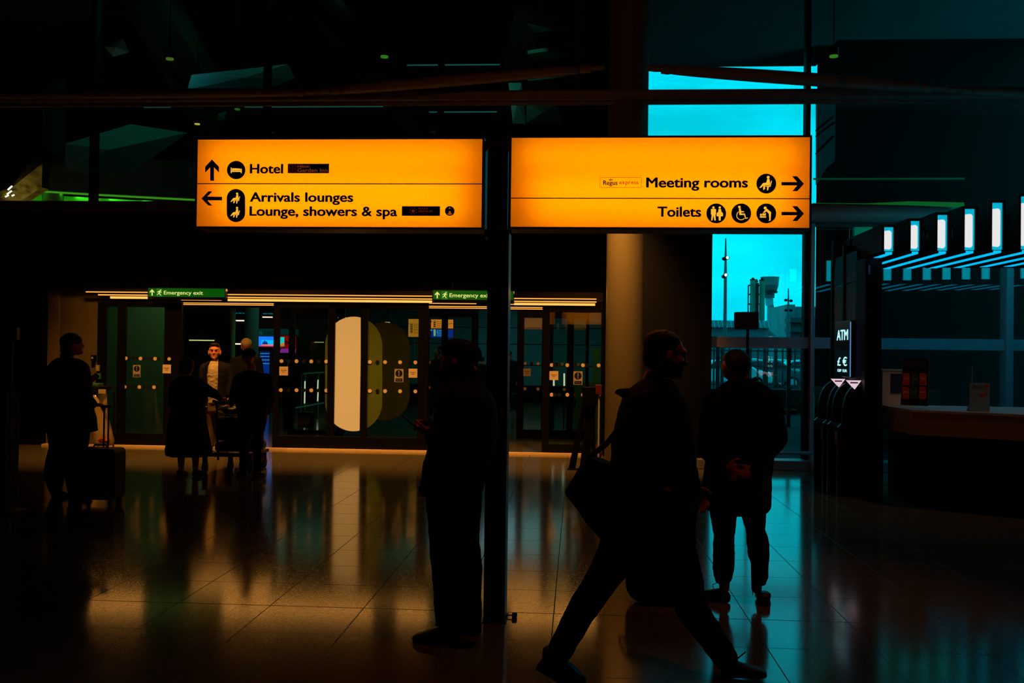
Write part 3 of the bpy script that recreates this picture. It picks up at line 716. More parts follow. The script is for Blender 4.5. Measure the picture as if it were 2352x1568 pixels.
# SIM shop: fascia, two screens, drinks fridge
YQ = 29.0
X0, X1, Z0, Z1 = rect(578, 752, 752, 1000, YQ+.1)
t = thing('shop_unit', ((X0+X1)/2, YQ+.3, 0), 'dark phone-card shop front with a dim fascia above bright screens', 'shop')
MB().box(X0, X1, YQ+.1, YQ+.5, 0, Z1+.25).build('shop_wall', pmat('dark_red_shop_wall', (.10, .03, .02), .5), t)
MB().prect((584, 755, 684, 771), YQ+.02, YQ+.1).build('fascia', emat('dim_teal_fascia', (.0, .02, .02), 1), t)
ptext('sim', (584, 759, 602, 767.5), YQ+.019, emat('dim_green_print', (.01, .06, .03), 1), t, bold=.02)
ptext('LOCAL', (608, 760.5, 640, 768), YQ+.019, INK, t, bold=.02)
def screen(px, Y, bands, label, mt=None):
    X0, X1, Z0, Z1 = rect(*px, Y); t = thing('display_screen', ((X0+X1)/2, Y, Z0), label, 'screen')
    MB().bbox(X0-.02, X1+.02, Y, Y+.05, Z0-.02, Z1+.02, .004).build('casing', BLACKM, t)
    for i, (r_, c_) in enumerate(bands):
        MB().prect(r_, Y-.004-.001*i, Y-.001*i+.0).build('picture', emat('screen_%s' % '_'.join('%d' % (v*100) for v in c_), c_, 1.0), t)
    return t
s_ = screen((592, 772.5, 640, 796), YQ-.05, [((592, 772.5, 640, 796), (.01, .20, 1.0)), ((600, 781, 640, 790), (.0, .5, 1.0)), ((592, 793.5, 640, 796), (.5, .02, .2)), ((601, 791, 640, 793.5), (1.0, .25, .02))], 'blue and orange city picture screen above the drinks fridge')
mb = MB(); ppoly(mb, [(602,791),(604,783),(605,786),(608,781),(611,785),(613,783),(616,792)], YQ-.055, .001); mb.build('skyline', emat('screen_navy', (.0, .03, .3), 1), s_)
screen((641, 770.5, 680, 810), YQ-.3, [((641, 770.5, 680, 801), (.28, .0, .0)), ((641, 800.5, 680, 810), (.25, .02, .30)), ((643, 774, 653, 796), (.0, .75, .85)), ((668.5, 774, 676.5, 796), (.0, .75, .85))], 'red screen with two cyan blocks right of the dark stile')
k = bpy.data.objects['display_screen.001']
ptext('nu', (654, 783, 667, 791), YQ-.308, INK, k, bold=.02); ptext('go', (641, 794, 653, 802), YQ-.309, INK, k, bold=.02)
mb = MB(); ppoly(mb, [(644,798),(644,791),(648,787),(652.5,786),(652.5,794)], YQ-.31, .001); mb.build('orange_shape', emat('screen_orange', (1, .22, .02), 1), k)
X0, X1, Z0, Z1 = rect(592, 801, 622, 960, YQ-.3)
t = thing('drinks_fridge', ((X0+X1)/2, YQ-.1, 0), 'blue-lit glass-door drinks fridge with four shelves below the city picture screen', 'fridge')
mb = MB(); mb.box(X0, X0+.05, YQ-.3, YQ+.08, 0, Z1); mb.box(X1-.05, X1, YQ-.3, YQ+.08, 0, Z1); mb.box(X0, X1, YQ-.3, YQ+.08, Z1-.06, Z1); mb.box(X0, X1, YQ+.03, YQ+.08, 0, Z1); mb.box(X0, X1, YQ-.3, YQ+.08, 0, .1)
mb.build('body', pmat('fridge_body', (.05, .05, .06), .4), t)
MB().box(X0+.05, X1-.05, YQ+.02, YQ+.03, .1, Z1-.06).build('lit_back', emat('fridge_blue', (.0, .02, .16), 1), t)
for i, y in enumerate((811, 818, 826, 834)):
    z = at(606, y, YQ-.2).z; MB().box(X0+.05, X1-.05, YQ-.25, YQ+.02, z-.012, z+.0).build('shelf', emat('fridge_shelf_lit', (.05, .35, .8), 1), t)
    for q in range(6):
        X = X0+.09+q*(X1-X0-.18)/5; b = thing('bottle', (X, YQ-.12, z), 'small purple-blue bottle in the drinks fridge, %s shelf' % ('top', 'second', 'third', 'lowest')[i], 'bottle', 'bottles in the drinks fridge')
        b.empty_display_size = .02
        MB().rings([((X, YQ-.12, z+h), (r_, 0, 0), (0, r_, 0)) for h, r_ in ((0, .02), (.09, .02), (.11, .009), (.13, .009))], 10).build('glass_body', pmat('purple_drink' if q % 2 else 'blue_drink', (.12, .02, .2) if q % 2 else (.02, .1, .3), .3), b)
# railing with lit posts
t = thing('stair_railing', (at(720, 990, 24).x, 24, 0), 'teal hand railing with bright lit posts, behind the glass left of the peach panel', 'railing')
RAIL = pmat('teal_rail', (.25, .9, .9), .35); LIT = emat('lit_post_strip', (1.3, 1.0, .75), 1)
a, b = at(697, 858, 24), at(744, 855, 26); MB().path([a, b], .018, 10).build('handrail', RAIL, t)
a, b = at(672, 938, 24), at(744, 925, 26.5); MB().path([a, b], .02, 10).build('lower_rail', RAIL, t)
for x, y0, y1, Y in ((700.5, 875, 926, 24.3), (730.5, 872, 893, 25.6), (730.5, 900, 921, 25.6)):
    a, b = at(x, y0, Y), at(x-1, y1, Y); MB().path([a, b], .016, 8).build('lit_strip', LIT, t)
for x, Y in ((693, 24.1), (701.5, 24.35), (732, 25.7)):
    a = at(x, 858, Y); MB().path([a, (a.x, a.y, 0)], .010, 8).build('post', RAIL, t)
# second railing behind the right leaf, green lights
t = thing('lit_bollard_rail', (at(1285, 900, 24).x, 24, 0), 'pair of bright upright lights behind the right glass door', 'light')
for x, y0, y1, Y in ((1296, 857, 886, 22), (1272, 872, 886, 22)):
    a, b = at(x, y0, Y), at(x, y1, Y); MB().path([a, b], .018, 8).build('lit_strip', LIT, t)
    MB().path([(a.x, a.y+.03, 0), (a.x, a.y+.03, a.z+.02)], .016, 8).build('post', BLACKM, t)
GP = pmat('green_wall', (.08, .32, .06), .35, spec=.5)
for (xa, xb, ya, yb, Y, nm) in ((1336, 1368, 880, 990, 20.9, 'poster'),):
    X0, X1, Z0, Z1 = rect(xa-18, ya-2, xb+40, 1008, Y)
    o = MB().box(X0, X1, Y, Y+.06, 0, Z1).build('low_screen', pmat('yellow_green_board', (.36, .36, .10), .5)); tag(o, 'low yellow-green board with one black script letter behind the right glass door', 'board')
    k = ptext('l.', (1319, 919, 1332, 936), Y-.001, INK, o, bold=.0)
X0, X1, Z0, Z1 = rect(1362, 801, 1377, 886, 21.0)
tag(MB().box(X0, X1, 21, 21.05, 0, Z1).build('upright_panel', pmat('yellow_panel', (.36, .34, .08), .5)), 'tall narrow pale yellow panel at the right end of the right glass door', 'panel')
# distant direction signs
YW = 26.0
AMB = emat('distant_amber_face', (.95, .26, .02), .8); BLU = emat('distant_blue_face', (.003, .03, .30), .8); CYP = emat('distant_cyan_print', (.05, .5, .7), 1)
def dsign(px, mt, label):
    X0, X1, Z0, Z1 = rect(*px, YW); t = thing('hanging_direction_sign', ((X0+X1)/2, YW+.06, Z0), label, 'sign', 'small distant direction signs')
    MB().box(X0-.01, X1+.01, YW+.003, YW+.12, Z0-.01, Z1+.01).build('housing', BLACKM, t); MB().box(X0, X1, YW, YW+.004, Z0, Z1).build('face', mt, t)
    if mt is not BLU: MB().box((X0+X1)/2-.02, (X0+X1)/2+.02, YW+.05, YW+.08, Z1, ZC).build('hanger', BLACKM, t)
    return t
t1 = dsign((938, 732.5, 987.5, 773.5), AMB, 'distant yellow direction sign with a long black pictogram column, cut by the dark stile')
t2 = dsign((990, 733.5, 1041, 754.0), AMB, 'distant upper yellow half of the stacked sign, listing buses and trains')
t3 = dsign((990, 756.0, 1041, 775), BLU, 'distant dark blue sign directly under the yellow one')
for t_, x0, x1, ys, mt in ((t1, 950, 975, (744, 748, 752, 756, 759.5, 763.5), INK), (t2, 1003, 1039, (738, 742.5, 746.8, 751.2), INK), (t3, 1003, 1030, (758, 762, 766, 770), CYP)):
    words = {0: ('Ubox pick-up', 'Buses', 'Central bus', 'Hotel bus', 'Car parks', 'Taxis'), 1: ('Bus & coach', 'Central bus station', 'Terminal 4', 'Underground'), 2: ('Trains', 'Bus station', 'Terminals', 'Terminals 4 5')}[0 if t_ is t1 else 1 if t_ is t2 else 2]
    words = ('Hotels', 'Buses') + words[2:] if t_ is t1 else words
    for w_, y in zip(words, ys):
        ptext(w_, (x0, y-1.3, x0+len(w_)*1.9, y+1.5), YW-.001, mt, t_, bold=.01, d=.001)
    ay = {'a': 0}[ 'a'] if False else None
    ax = x0-12; yy = ys[0]
    ppoly(MB(), [(ax-2.5, yy), (ax, yy-2.2), (ax+.8, yy-2.2), (ax-.8, yy-.5), (ax+3, yy-.5), (ax+3, yy+.5), (ax-.8, yy+.5), (ax+.8, yy+2.2), (ax, yy+2.2)], YW-.001, .001).build('arrow', mt, t_)
    k = ppill(MB(), x0-7, ys[0]-2.4, x0-2.6, ys[-1]+2, YW-.001, .001, 8).build('pictogram_column', mt if t_ is not t3 else emat('pale_green_print', (.35, .6, .2), 1), t_)
    mb = MB()
    for y in ys: mb.prect((x0-5.7, y-.8, x0-3.9, y+.8), YW-.003, YW-.002)
    mb.build('pictogram_dots', PICT if t_ is not t3 else BLU, k)
# signs behind the viewer that the glass mirrors
for cx_, lab, words in ((1317, 'lit yellow direction sign hanging at the back of the hall, behind the viewer, right one', ('Arrivals', 'Exit')), (668, 'lit yellow direction sign hanging at the back of the hall, behind the viewer, left one', ('Arrivals', 'Exit'))):
    pass

# ================================================================== UPPER CONCOURSE ABOVE THE BULKHEAD
struct(MB().box(-13, XR-.2, YD+.3, 34, Zu-.25, Zu-.1).build('floor_upper', DARKW))
struct(MB().box(-13, XR-.2, 33.6, 33.8, Zu, 9).build('wall_upper', pmat('dark_green_grey_wall', (.05, .07, .05), .7)))
# curved balcony edge lit from below in green
def balcony(name, pts, z0, z1, label, mat):
    mb = MB(); n = len(pts)
    vs = [(x, y, z0) for x, y in pts] + [(x, y, z1) for x, y in pts] + [(x, y+1.2, z0+.05) for x, y in pts] + [(x, y+1.2, z1) for x, y in pts]
    fs = []
    for i in range(n-1):
        fs += [(i, i+1, i+1+n, i+n), (i, i+2*n, i+1+2*n, i+1), (i+n, i+1+n, i+1+3*n, i+3*n), (i+2*n, i+3*n, i+1+3*n, i+1+2*n)]
    mb.add(vs, fs); o = mb.build(name, mat); return o
YK = 24.0
pts = []
for i in range(25):
    px = -60 + i*26; y_ = 21.8 + 2.4*((px+60)/620)**.8
    pts.append((at(px, 460, y_).x, y_))
zk = at(0, 428, 22.1).z
pts_cove = list(pts)
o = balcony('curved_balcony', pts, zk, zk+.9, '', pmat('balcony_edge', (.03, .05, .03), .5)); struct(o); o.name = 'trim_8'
mb = MB()
lp = [(x, y-.0) for x, y in pts]
mb.path([(x, y+.12, zk-.02) for x, y in lp], .022, 8)
GL = emat('green_cove_light', (.02, .55, .02), 1.0)
t = thing('green_cove_light', (pts[12][0], pts[12][1]+.1, zk-.04), 'long curved green cove light under the upper balcony, left of the yellow signs', 'light')
mb.build('light_line', emat('green_cove_line', (.06, .30, .01), 1.0), t)
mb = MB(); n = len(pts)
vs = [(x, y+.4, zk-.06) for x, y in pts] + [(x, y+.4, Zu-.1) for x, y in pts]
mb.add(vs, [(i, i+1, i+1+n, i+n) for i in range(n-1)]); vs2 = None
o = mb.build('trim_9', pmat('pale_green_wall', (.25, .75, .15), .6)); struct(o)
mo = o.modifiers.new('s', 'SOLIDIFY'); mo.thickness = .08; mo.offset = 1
def lamp(kind, loc, power, col, size=.3, rot=None, sy=None, name='lamp', spread=None):
    l = bpy.data.lights.new(name, kind); l.energy = power; l.color = col
    if kind == 'AREA':
        l.size = size
        if sy: l.shape = 'RECTANGLE'; l.size_y = sy
        if spread: l.spread = spread
    else: l.shadow_soft_size = size
    if kind == 'SPOT': l.spot_size = 1.9; l.spot_blend = 1.0
    o = bpy.data.objects.new(name, l); COL.objects.link(o); o.location = loc
    if rot: o.rotation_euler = rot
    return o
# pale round columns upstairs
for k, (px, Y, r_, yb) in enumerate(((122, 23, .24, 0),)):
    c = at(px, 430, Y); mb = MB(); mb.tube((c.x, Y, Zu-.1), (c.x, Y, 9), r_, n=28); o = mb.build('column_upper', pmat('pale_green_column', (.30, .36, .24), .45), smooth=True); struct(o)
# hanging folded metal panels (plain stand-in)
ALU = pmat('brushed_aluminium_panels', (.30, .42, .40), .42, .55, .5, bump=.25, bscale=9)
FOL = [
    ([(150, 330), (300, 285), (430, 305), (300, 395), (205, 402), (150, 385)], 19.5, .9, 'large dim folded metal sheet hanging behind the left glass, its lower edge rounded'),
    ([(240, 108), (283, 88), (296, 120), (258, 130)], 20.5, .3, 'small square metal sheet high at the left'),
    ([(330, 68), (385, 50), (398, 72), (349, 99)], 20.5, .35, 'small triangular metal sheet high at the left, beside the square one'),
    ([(440, 172), (662, 147), (676, 180), (600, 210), (430, 206)], 19.8, .5, 'long thin metal sheet just above the steel beam left of centre'),
    ([(500, 262), (520, 256), (514, 274), (500, 278)], 21, .25, 'tiny metal scrap above the left yellow sign'),
    ([(1168, 190), (1198, 190), (1208, 284), (1178, 284)], 20, .2, 'upright pale metal bracket plate between the two yellow signs'),
    ([(1209, 238), (1280, 238), (1290, 285), (1209, 283)], 20.4, .5, 'wide dim teal metal plate right of the bracket plate'),
]
for pts_, Y, sk, lab in FOL:
    mb = MB(); n = len(pts_); cx = sum(p[0] for p in pts_)/n
    q = [at(x, y, Y + sk*((x-cx)/90)) for x, y in pts_]
    c = sum(q, Vector())/n + Vector((0, -.25*sk, 0))
    nrm = Vector((0, .03, 0)); vs = [p for p in q]+[c]+[p+nrm for p in q]+[c+nrm]
    fs = [(i, (i+1) % n, n) for i in range(n)] + [(n+1+(i+1) % n, n+1+i, 2*n+1) for i in range(n)] + [(i, n+1+i, n+1+(i+1) % n, (i+1) % n) for i in range(n)]
    mb.add(vs, fs); o = mb.build('folded_metal_panel', ALU); tag(o, lab, 'panel', 'folded metal sheets hanging upstairs')
    h = MB(); top = max(q, key=lambda p: p.z); h.path([(top.x, top.y, top.z-.02), (top.x, top.y, 9)], .006, 6); h.v = [v for v in h.v]; hb = h.build('hanging_wire', BLACKM, o)
# gold-lit folded beam at the far left edge
GOLD = pmat('gold_lit_metal', (.40, .28, .08), .3, .6, .5, bump=1.0, bscale=7, var=.9, vscale=4)
mb = MB(); P = [(-80, 470), (-80, 520), (20, 478), (96, 430), (97, 375), (60, 380)]
q = [at(x, y, 18.6+(x)*-.004) for x, y in P]; n = len(q); c = at(30, 428, 18.1)
mb.add([*q, c, *[p+Vector((0, .25, 0)) for p in q]], [(i, (i+1) % n, n) for i in range(n)] + [tuple(range(2*n, n, -1))] + [(i, n+1+i, n+1+(i+1) % n, (i+1) % n) for i in range(n)])
o = mb.build('folded_metal_beam', GOLD); tag(o, 'crumpled gold-lit metal beam end at the far left edge, above the black bulkhead', 'beam')
for (px, py, dx) in ((24, 432, 10), (16, 447, 10), (8, 458, 8)):
    pass
t = thing('small_spotlights', at(20, 452, 18.0), 'cluster of tiny bright lights on the gold-lit beam at the far left', 'light')
for (xa, ya, xb, yb) in ((18, 436, 28, 427), (16, 446, 27, 438), (12, 452, 20, 448), (27, 450, 33, 447)):
    MB().path([at(xa, ya, 18.0), at(xb, yb, 18.02)], .014, 8).build('lamp_lens', emat('hot_white', (3, 2.4, 1.8), 1), t)
# ceiling girders and the stacked stair-like fins high in the middle
GIR = pmat('dark_green_grey_girder', (.035, .045, .035), .6)
def girder(A, B, w, h, label):
    A, B = Vector(A), Vector(B); d = (B-A).normalized(); s_ = d.cross(Vector((0, 0, 1))).normalized()*w/2; u = s_.cross(d).normalized()*h/2
    vs = [p+a*s_+b*u for p in (A, B) for a, b in ((-1,-1),(1,-1),(1,1),(-1,1))]
    o = MB().add(vs, [(0,1,2,3),(7,6,5,4),(0,4,5,1),(1,5,6,2),(2,6,7,3),(3,7,4,0)]).build('roof_girder', GIR); tag(o, label, 'girder', 'dark roof girders'); return o
girder(at(700, -40, 19), at(1000, 330, 24), .5, .5, 'dark slanting roof girder above the left yellow sign')
girder(at(330, -30, 19), at(520, 320, 24), .9, .6, 'wide dark slanting roof girder at upper left')
girder(at(1225, -60, 19), at(1165, 300, 23), .55, .4, 'nearly upright dark girder left of the round column')
FIN = pmat('grey_green_louvre', (.10, .16, .12), .5)
for k, (y0, y1) in enumerate(((38, 47), (104, 116), (-30, -22), (170, 178))):
    Y = 17.6; a, b = at(1212-k*2, y1, Y+1.2), at(1336, y0, Y)
    mb = MB(); q = [at(1212, y1, Y+1.4), at(1336, y0-6, Y), at(1336, y0+2, Y), at(1212, y1+8, Y+1.4)]
    mb.add([*q, *[p+Vector((.1, .6, .02)) for p in q]], [(0,1,2,3),(7,6,5,4),(0,4,5,1),(1,5,6,2),(2,6,7,3),(3,7,4,0)])
    o = mb.build('roof_louvre', FIN); tag(o, 'dim greenish louvre slat left of the column, %s' % ('second from top', 'third from top', 'topmost', 'lowest')[k], 'louvre', 'louvre slats left of the column')
X0, X1, Z0, Z1 = rect(1320, -10, 1336, 206, 17.5)
struct(MB().box(X0, X1, 17.5, 17.7, Z0, 9).build('trim_10', FIN))
# thin pale light lines above the beam
for k, (x0, x1, y, Y) in enumerate(((562, 880, 245, 24), (935, 1148, 149, 24), (980, 1170, 257, 24), (330, 392, 246, 26))):
    A, B = at(x0, y, Y), at(x1, y, Y); z = (A.z+B.z)/2
    t = thing('slot_light', ((A.x+B.x)/2, Y, z), ['thin pale line of light just under the steel beam, over the left yellow sign', 'thin dim line of light above the beam, right of centre', 'thin blue line of light under the beam, above the post', 'short dim green line of light under the beam at the left'][k], 'light', 'thin slot lights upstairs')
    MB().box(A.x, B.x, Y-.02, Y+.02, z-.012, z+.012).build('diffuser', emat('slot_light_dim', (.01, .07, .07), 1), t)
    MB().box(A.x-.1, B.x+.1, Y+.02, Y+.1, z-.1, z+.05).build('soffit_edge', DARKW, t)
# round downlights
def downlight(px, py, Y, col, label, w=.055, power=0):
    c = at(px, py, Y); t = thing('downlight', c, label, 'light', 'small round downlights')
    mb = MB(); mb.tube((c.x, c.y, c.z), (c.x, c.y, c.z+.02), w, n=20); mb.build('lens', emat('downlight_%d_%d' % (col[0]*100, col[1]*100), col, 1.0), t)
    mb = MB(); mb.tube((c.x, c.y, c.z+.02), (c.x, c.y, c.z+.12), w*1.15, n=20); mb.build('can', BLACKM, t)
    MB().path([(c.x, c.y, c.z+.12), (c.x, c.y, 9)], .008, 6).build('stem', BLACKM, t)
for a in ((390, 137, 14, (.05, .10, .01), 'round green-yellow downlight at upper left'), (883, 132, 14, (.02, .16, .01), 'round green downlight above the left yellow sign'), (1915, 131, 13.5, (.03, .16, .01), 'round green downlight at upper right beside the mullion'),
          (545, 252, 20, (.02, .14, .01), 'round green downlight just below the beam'), (453, 286, 20, (.6, .45, .05), 'tiny amber downlight left of the left yellow sign')):
    downlight(*a)

# ================================================================== OUTSIDE
ASPH = pmat('wet_asphalt', (.004, .005, .005), .8, spec=.05, var=.3, vscale=.8)
mb = MB(); mb.box(XR, 60, YF+.13, 420, -.12, -.02); mb.box(-200, XR, 34.3, 420, -.12, -.02); struct(mb.build('ground_outside', ASPH))
# deep roof overhang above the glass
zo = at(1700, 153, 22.5).z
SOF = pmat('grey_soffit_panels', (.20, .22, .23), .6, spec=.1)
mb = MB()
for ya, yb in ((YF+.3, 17.2), (17.24, 19.9), (19.94, 22.5)): mb.box(XR, at(1874, 153, 22.5).x+.0, ya, yb, zo, zo+.12)
mb.box(XR, 9.5, YF+.3, 22.5, zo+.12, zo+.6); struct(mb.build('ceiling_overhang', SOF))
# neighbouring dark clad building closing the view on the right
NB = pmat('teal_grey_cladding', (.09, .11, .11), .6, spec=.2)
xb = at(1873.5, 600, 21).x
t_nb = thing('neighbour_building', (xb+4, 24, 0), 'dark neighbouring building with slanting cladding joints, filling the view right of the mullion', 'building')
mb = MB(); mb.prism([(xb, 21), (xb+14, 21), (xb+20, 30), (xb+3.2, 30)], 'z', -.02, zo+.1); mb.build('wall', pmat('very_dark_cladding', (.004, .006, .0055), .6, spec=.1), t_nb)
mb = MB(); pp = [(1873.5, 238), (1916, 238), (1914, 372), (1893, 390), (1882, 410), (1873.5, 425)]
ppoly(mb, pp, 20.98, .12); mb.build('cladding_panel', NB, t_nb)
mb = MB()
for a, b in (((1873.5, 301), (1915, 268)), ((1873.5, 314), (1918, 281)), ((1873.5, 354), (1916, 312))):
    A, B = at(*a, 20.85), at(*b, 20.85); mb.path([A, B], .018, 6)
mb.build('joint_line', BLACK, t_nb)
X0, X1, Z0, Z1 = rect(1952, 519, 2020, 560, 20.9)
MB().box(X0, X1, 20.82, 20.95, Z0, Z1).build('lit_window', emat('dim_green_window', (.0, .11, .06), 1), t_nb)
# green band and line: glass reflection put in as glowing strips
mb = MB(); P = [(1868, 466), (1990, 467), (2090, 462), (2215, 465), (2215, 494), (1868, 494)]
A = [at(x, y, 20.6) for x, y in P]
mb.prism([(p.x, p.z) for p in A], 'y', 20.6, 20.8); mb.build('reflection_band', emat('green_reflection_glow', (.004, .10, .003), 1), t_nb)
MB().path([at(1868, 411, 20.6), at(2215, 410, 20.6)], .02, 6).build('edge_line', emat('green_edge_dim', (.0, .035, .01), 1), t_nb)
for xa in (1957, 2010): MB().path([at(xa, 516, 20.8), at(xa, 1000, 20.8)], .05, 8).build('downpipe', pmat('teal_pipe', (.02, .035, .035), .5), t_nb)
# lighting masts
def mast(px, ytop, Y, arms, label, r=.10):
    a = at(px, ytop, Y); t = thing('lighting_mast', (a.x, a.y, -.02), label, 'mast', 'tall lighting masts outside')
    MB().path([(a.x, a.y, -.02), (a.x, a.y, a.z*.75), a], [r*1.3, r, r*.4], 10).build('pole', pmat('mast_steel', (.05, .06, .07), .4), t)
    for (x, y, lit) in arms:
        c = at(x, y, Y); h = MB().ball(c, r*1.5, r*1.5, r*1.2, 12, 8).build('lamp_head', BLACKM, t, smooth=True)
        MB().path([(a.x, a.y, c.z-.05), c], r*.4, 6).build('arm', BLACKM, t)
        if lit: MB().ball(c-Vector((0, r*1.3, 0)), r*.9, r*.6, r*.9, 12, 8).build('lamp_glass', emat('lit_mast_lamp', (2, 1.9, 1.6), 1), h)
mast(1667, 547, 62, ((1670.3, 592, 1), (1663.5, 594, 0), (1666.5, 631.5, 1), (1662.5, 635, 0)), 'tall dark lighting mast with two lit lamps, left in the window')
mast(1811, 662, 110, ((1805, 689, 0), (1817, 690.5, 0), (1805, 712, 0), (1817, 712, 0)), 'distant lighting mast with four short arms in front of the car park', .13)
# boiler chimneys
t = thing('twin_chimneys', (at(1740, 760, 180).x, 180, 0), 'pair of tall greenish cylindrical flues standing in a dark frame on the skyline', 'chimney')
CH = pmat('mottled_green_flue', (.14, .18, .12), .8, var=.35, vscale=.5)
for (x0, x1, yt) in ((1723, 1735.5, 644), (1735, 1741, 647), (1744, 1757, 645)):
    a, b = at(x0, yt, 180), at(x1, yt, 180); mb = MB(); mb.tube(((a.x+b.x)/2, 180, 0), ((a.x+b.x)/2, 180, a.z), (b.x-a.x)/2, n=20); f_ = mb.build('flue', CH, t, smooth=False); autosmooth(f_)
    mb = MB(); mb.tube(((a.x+b.x)/2, 180, a.z), ((a.x+b.x)/2, 180, a.z+.25), (b.x-a.x)/2*1.06, n=20); mb.tube(((a.x+b.x)/2, 180, a.z+.25), ((a.x+b.x)/2, 180, a.z+.5), (b.x-a.x)/4, n=12); mb.build('cap', BLACKM, t)
mb = MB(); a = at(1718.8, 655, 180); mb.box(a.x-.1, a.x+.1, 179.9, 180.1, 0, a.z)
for y in (655, 676, 698): a, b = at(1718.8, y, 180), at(1744, y, 180); mb.box(a.x, b.x, 179.9, 180.1, a.z-.12, a.z+.12)
a = at(1739.5, 650, 179); mb.box(a.x-.25, a.x+.25, 178.8, 179, 0, a.z); mb.build('support_frame', BLACKM, t)
# control tower
YT = 520
t = thing('control_tower', (at(1768, 770, YT).x, YT, 0), 'slender airport control tower with a flared glazed cab and red band', 'tower')
def ring_px(y, x0, x1): 
    a, b = at(x0, y, YT), at(x1, y, YT); r = (b.x-a.x)/2; return ((a.x+r, YT, a.z), (r, 0, 0), (0, r, 0))
TW = pmat('tower_panels', (.14, .17, .17), .7, var=.15, vscale=.3)
MB().rings([ring_px(y, 1762, 1775) for y in (775, 740, 697)], 20).build('shaft', TW, t, smooth=True)
MB().rings([ring_px(702, 1759, 1776.5), ring_px(696, 1758, 1776.5), ring_px(685, 1757.5, 1776)], 20).build('collar', pmat('tower_collar', (.12, .18, .22), .5), t, smooth=True)
MB().rings([ring_px(684, 1755.5, 1779), ring_px(674, 1755.5, 1779)], 20).build('red_band', pmat('tower_red', (.10, .012, .02), .5), t, smooth=True)
MB().rings([ring_px(673, 1752, 1785), ring_px(669, 1752, 1787)], 20).build('walkway', BLACKM, t, smooth=True)
MB().rings([ring_px(669, 1752, 1784), ring_px(655, 1750, 1788)], 20).build('cab_base', pmat('tower_dark_glass', (.008, .012, .014), .6), t, smooth=True)
MB().rings([ring_px(655, 1750, 1788), ring_px(636, 1746.5, 1790)], 20).build('cab_glazing', pmat('tower_glass', (.03, .06, .06), .5), t, smooth=True)
for xa, xb in ((1776, 1791), (1776, 1795), (1775, 1786)):
    MB().path([at(xa, 700, YT-2), at(xb, 775, YT-2)], .15, 6).build('stay_cable', BLACKM, t)
# low terminal roof on the left, multi-storey car park on the right
t = thing('low_terminal', (at(1700, 770, 130).x, 130, 0), 'long low building with a ribbed glass eaves band along the skyline', 'building')
TB = pmat('dim_blue_cladding', (.05, .11, .13), .5, var=.2, vscale=.2); X0, X1, Z0, Z1 = rect(1560, 751, 1766, 800, 130)
MB().box(X0, X1, 130, 150, 0, Z1).build('wall', TB, t)
mb = MB(); A = [at(x, y, 130) for x, y in ((1560, 734), (1690, 737), (1766, 738), (1766, 754), (1560, 750))]; mb.prism([(p.x, p.z) for p in A], 'y', 129, 131); mb.build('eaves_glazing', pmat('eaves_glass', (.10, .22, .25), .35), t)
mb = MB()
for k in range(22): x = 1562+k*9.6; mb.path([at(x, 735, 128.9), at(x+3, 752, 128.9)], .07, 5)
mb.build('eaves_rib', pmat('pale_rib', (.35, .5, .55), .4), t)
mb = MB(); A = [at(x, y, 131) for x, y in ((1755, 739), (1766, 735), (1766, 758), (1783, 771), (1755, 771))]; mb.prism([(p.x, p.z) for p in A], 'y', 131, 140); mb.build('gable', TB, t)
t = thing('car_park', (at(1830, 740, 150).x, 150, 0), 'multi-storey car park with open decks at the right side of the window', 'building')
X0, X1, Z0, Z1 = rect(1806, 699, 1826, 790, 150); MB().box(X0, X1, 150, 165, 0, Z1).build('stair_tower', TB, t)
X0, X1, Z0, Z1 = rect(1826, 704, 1880, 790, 151); MB().box(X0, X1, 151, 170, 0, Z1).build('block', pmat('dim_glazed_block', (.04, .09, .10), .4), t)
mb = MB()
for y0, y1 in ((730, 741), (752, 763)): X0, X1, Z0, Z1 = rect(1812, y0, 1885, y1, 148); mb.box(X0, X1, 147, 151, Z0, Z1)
mb.build('deck', pmat('dark_deck', (.012, .02, .022), .6), t)
mb = MB()
for x in (1816, 1840): X0, X1, Z0, Z1 = rect(x, 741, x+3, 790, 148); mb.box(X0, X1, 148, 148.5, 0, at(x, 741, 148).z)
mb.build('deck_column', BLACKM, t)
# fence of bars, rails, dim lane markings and parked cars behind
FB = pmat('dark_fence_paint', (.012, .016, .016), .5)
YE = 45.0
t = thing('metal_fence', (at(1740, 1000, YE).x, YE, -.02), 'black metal fence of upright bars and rails outside behind the standing man', 'fence')
mb = MB()
for x in (1640, 1659, 1675, 1700, 1723, 1741, 1757, 1763, 1782, 1798, 1826, 1840, 1872):
    a = at(x, 802, YE); w_ = .035 if x not in (1659, 1723, 1757, 1782) else .075; mb.box(a.x-w_, a.x+w_, YE, YE+.08, -.02, at(1740, 800, YE).z)
bars = mb.build('upright_bars', FB, t)
mb = MB()
for y, h in ((806, 3), (841, 3), (884, 3)): a, b, c, d_ = rect(1600, y-h/2, 1920, y+h/2, YE-.03); mb.box(a, b, YE-.03, YE, c, d_)
mb.build('rail', FB, t)
t = thing('street_barrier', (at(1740, 1000, 30).x, 30, -.02), 'dark crash barrier with a faint yellow line across the road outside', 'barrier')
a, b, c, d_ = rect(1590, 893, 1855, 934, 30); MB().box(a, b, 30, 30.2, -.02, d_).build('barrier_wall', pmat('dark_barrier', (.012, .018, .018), .6), t)
a, b, c, d_ = rect(1795, 939, 1830, 943, 29); MB().box(a, b, 29, 29.05, c, d_).build('yellow_line', pmat('dull_yellow', (.2, .2, .02), .5), t)
MB().box(a, b, 29.02, 29.04, -.02, c).build('post', BLACKM, t)
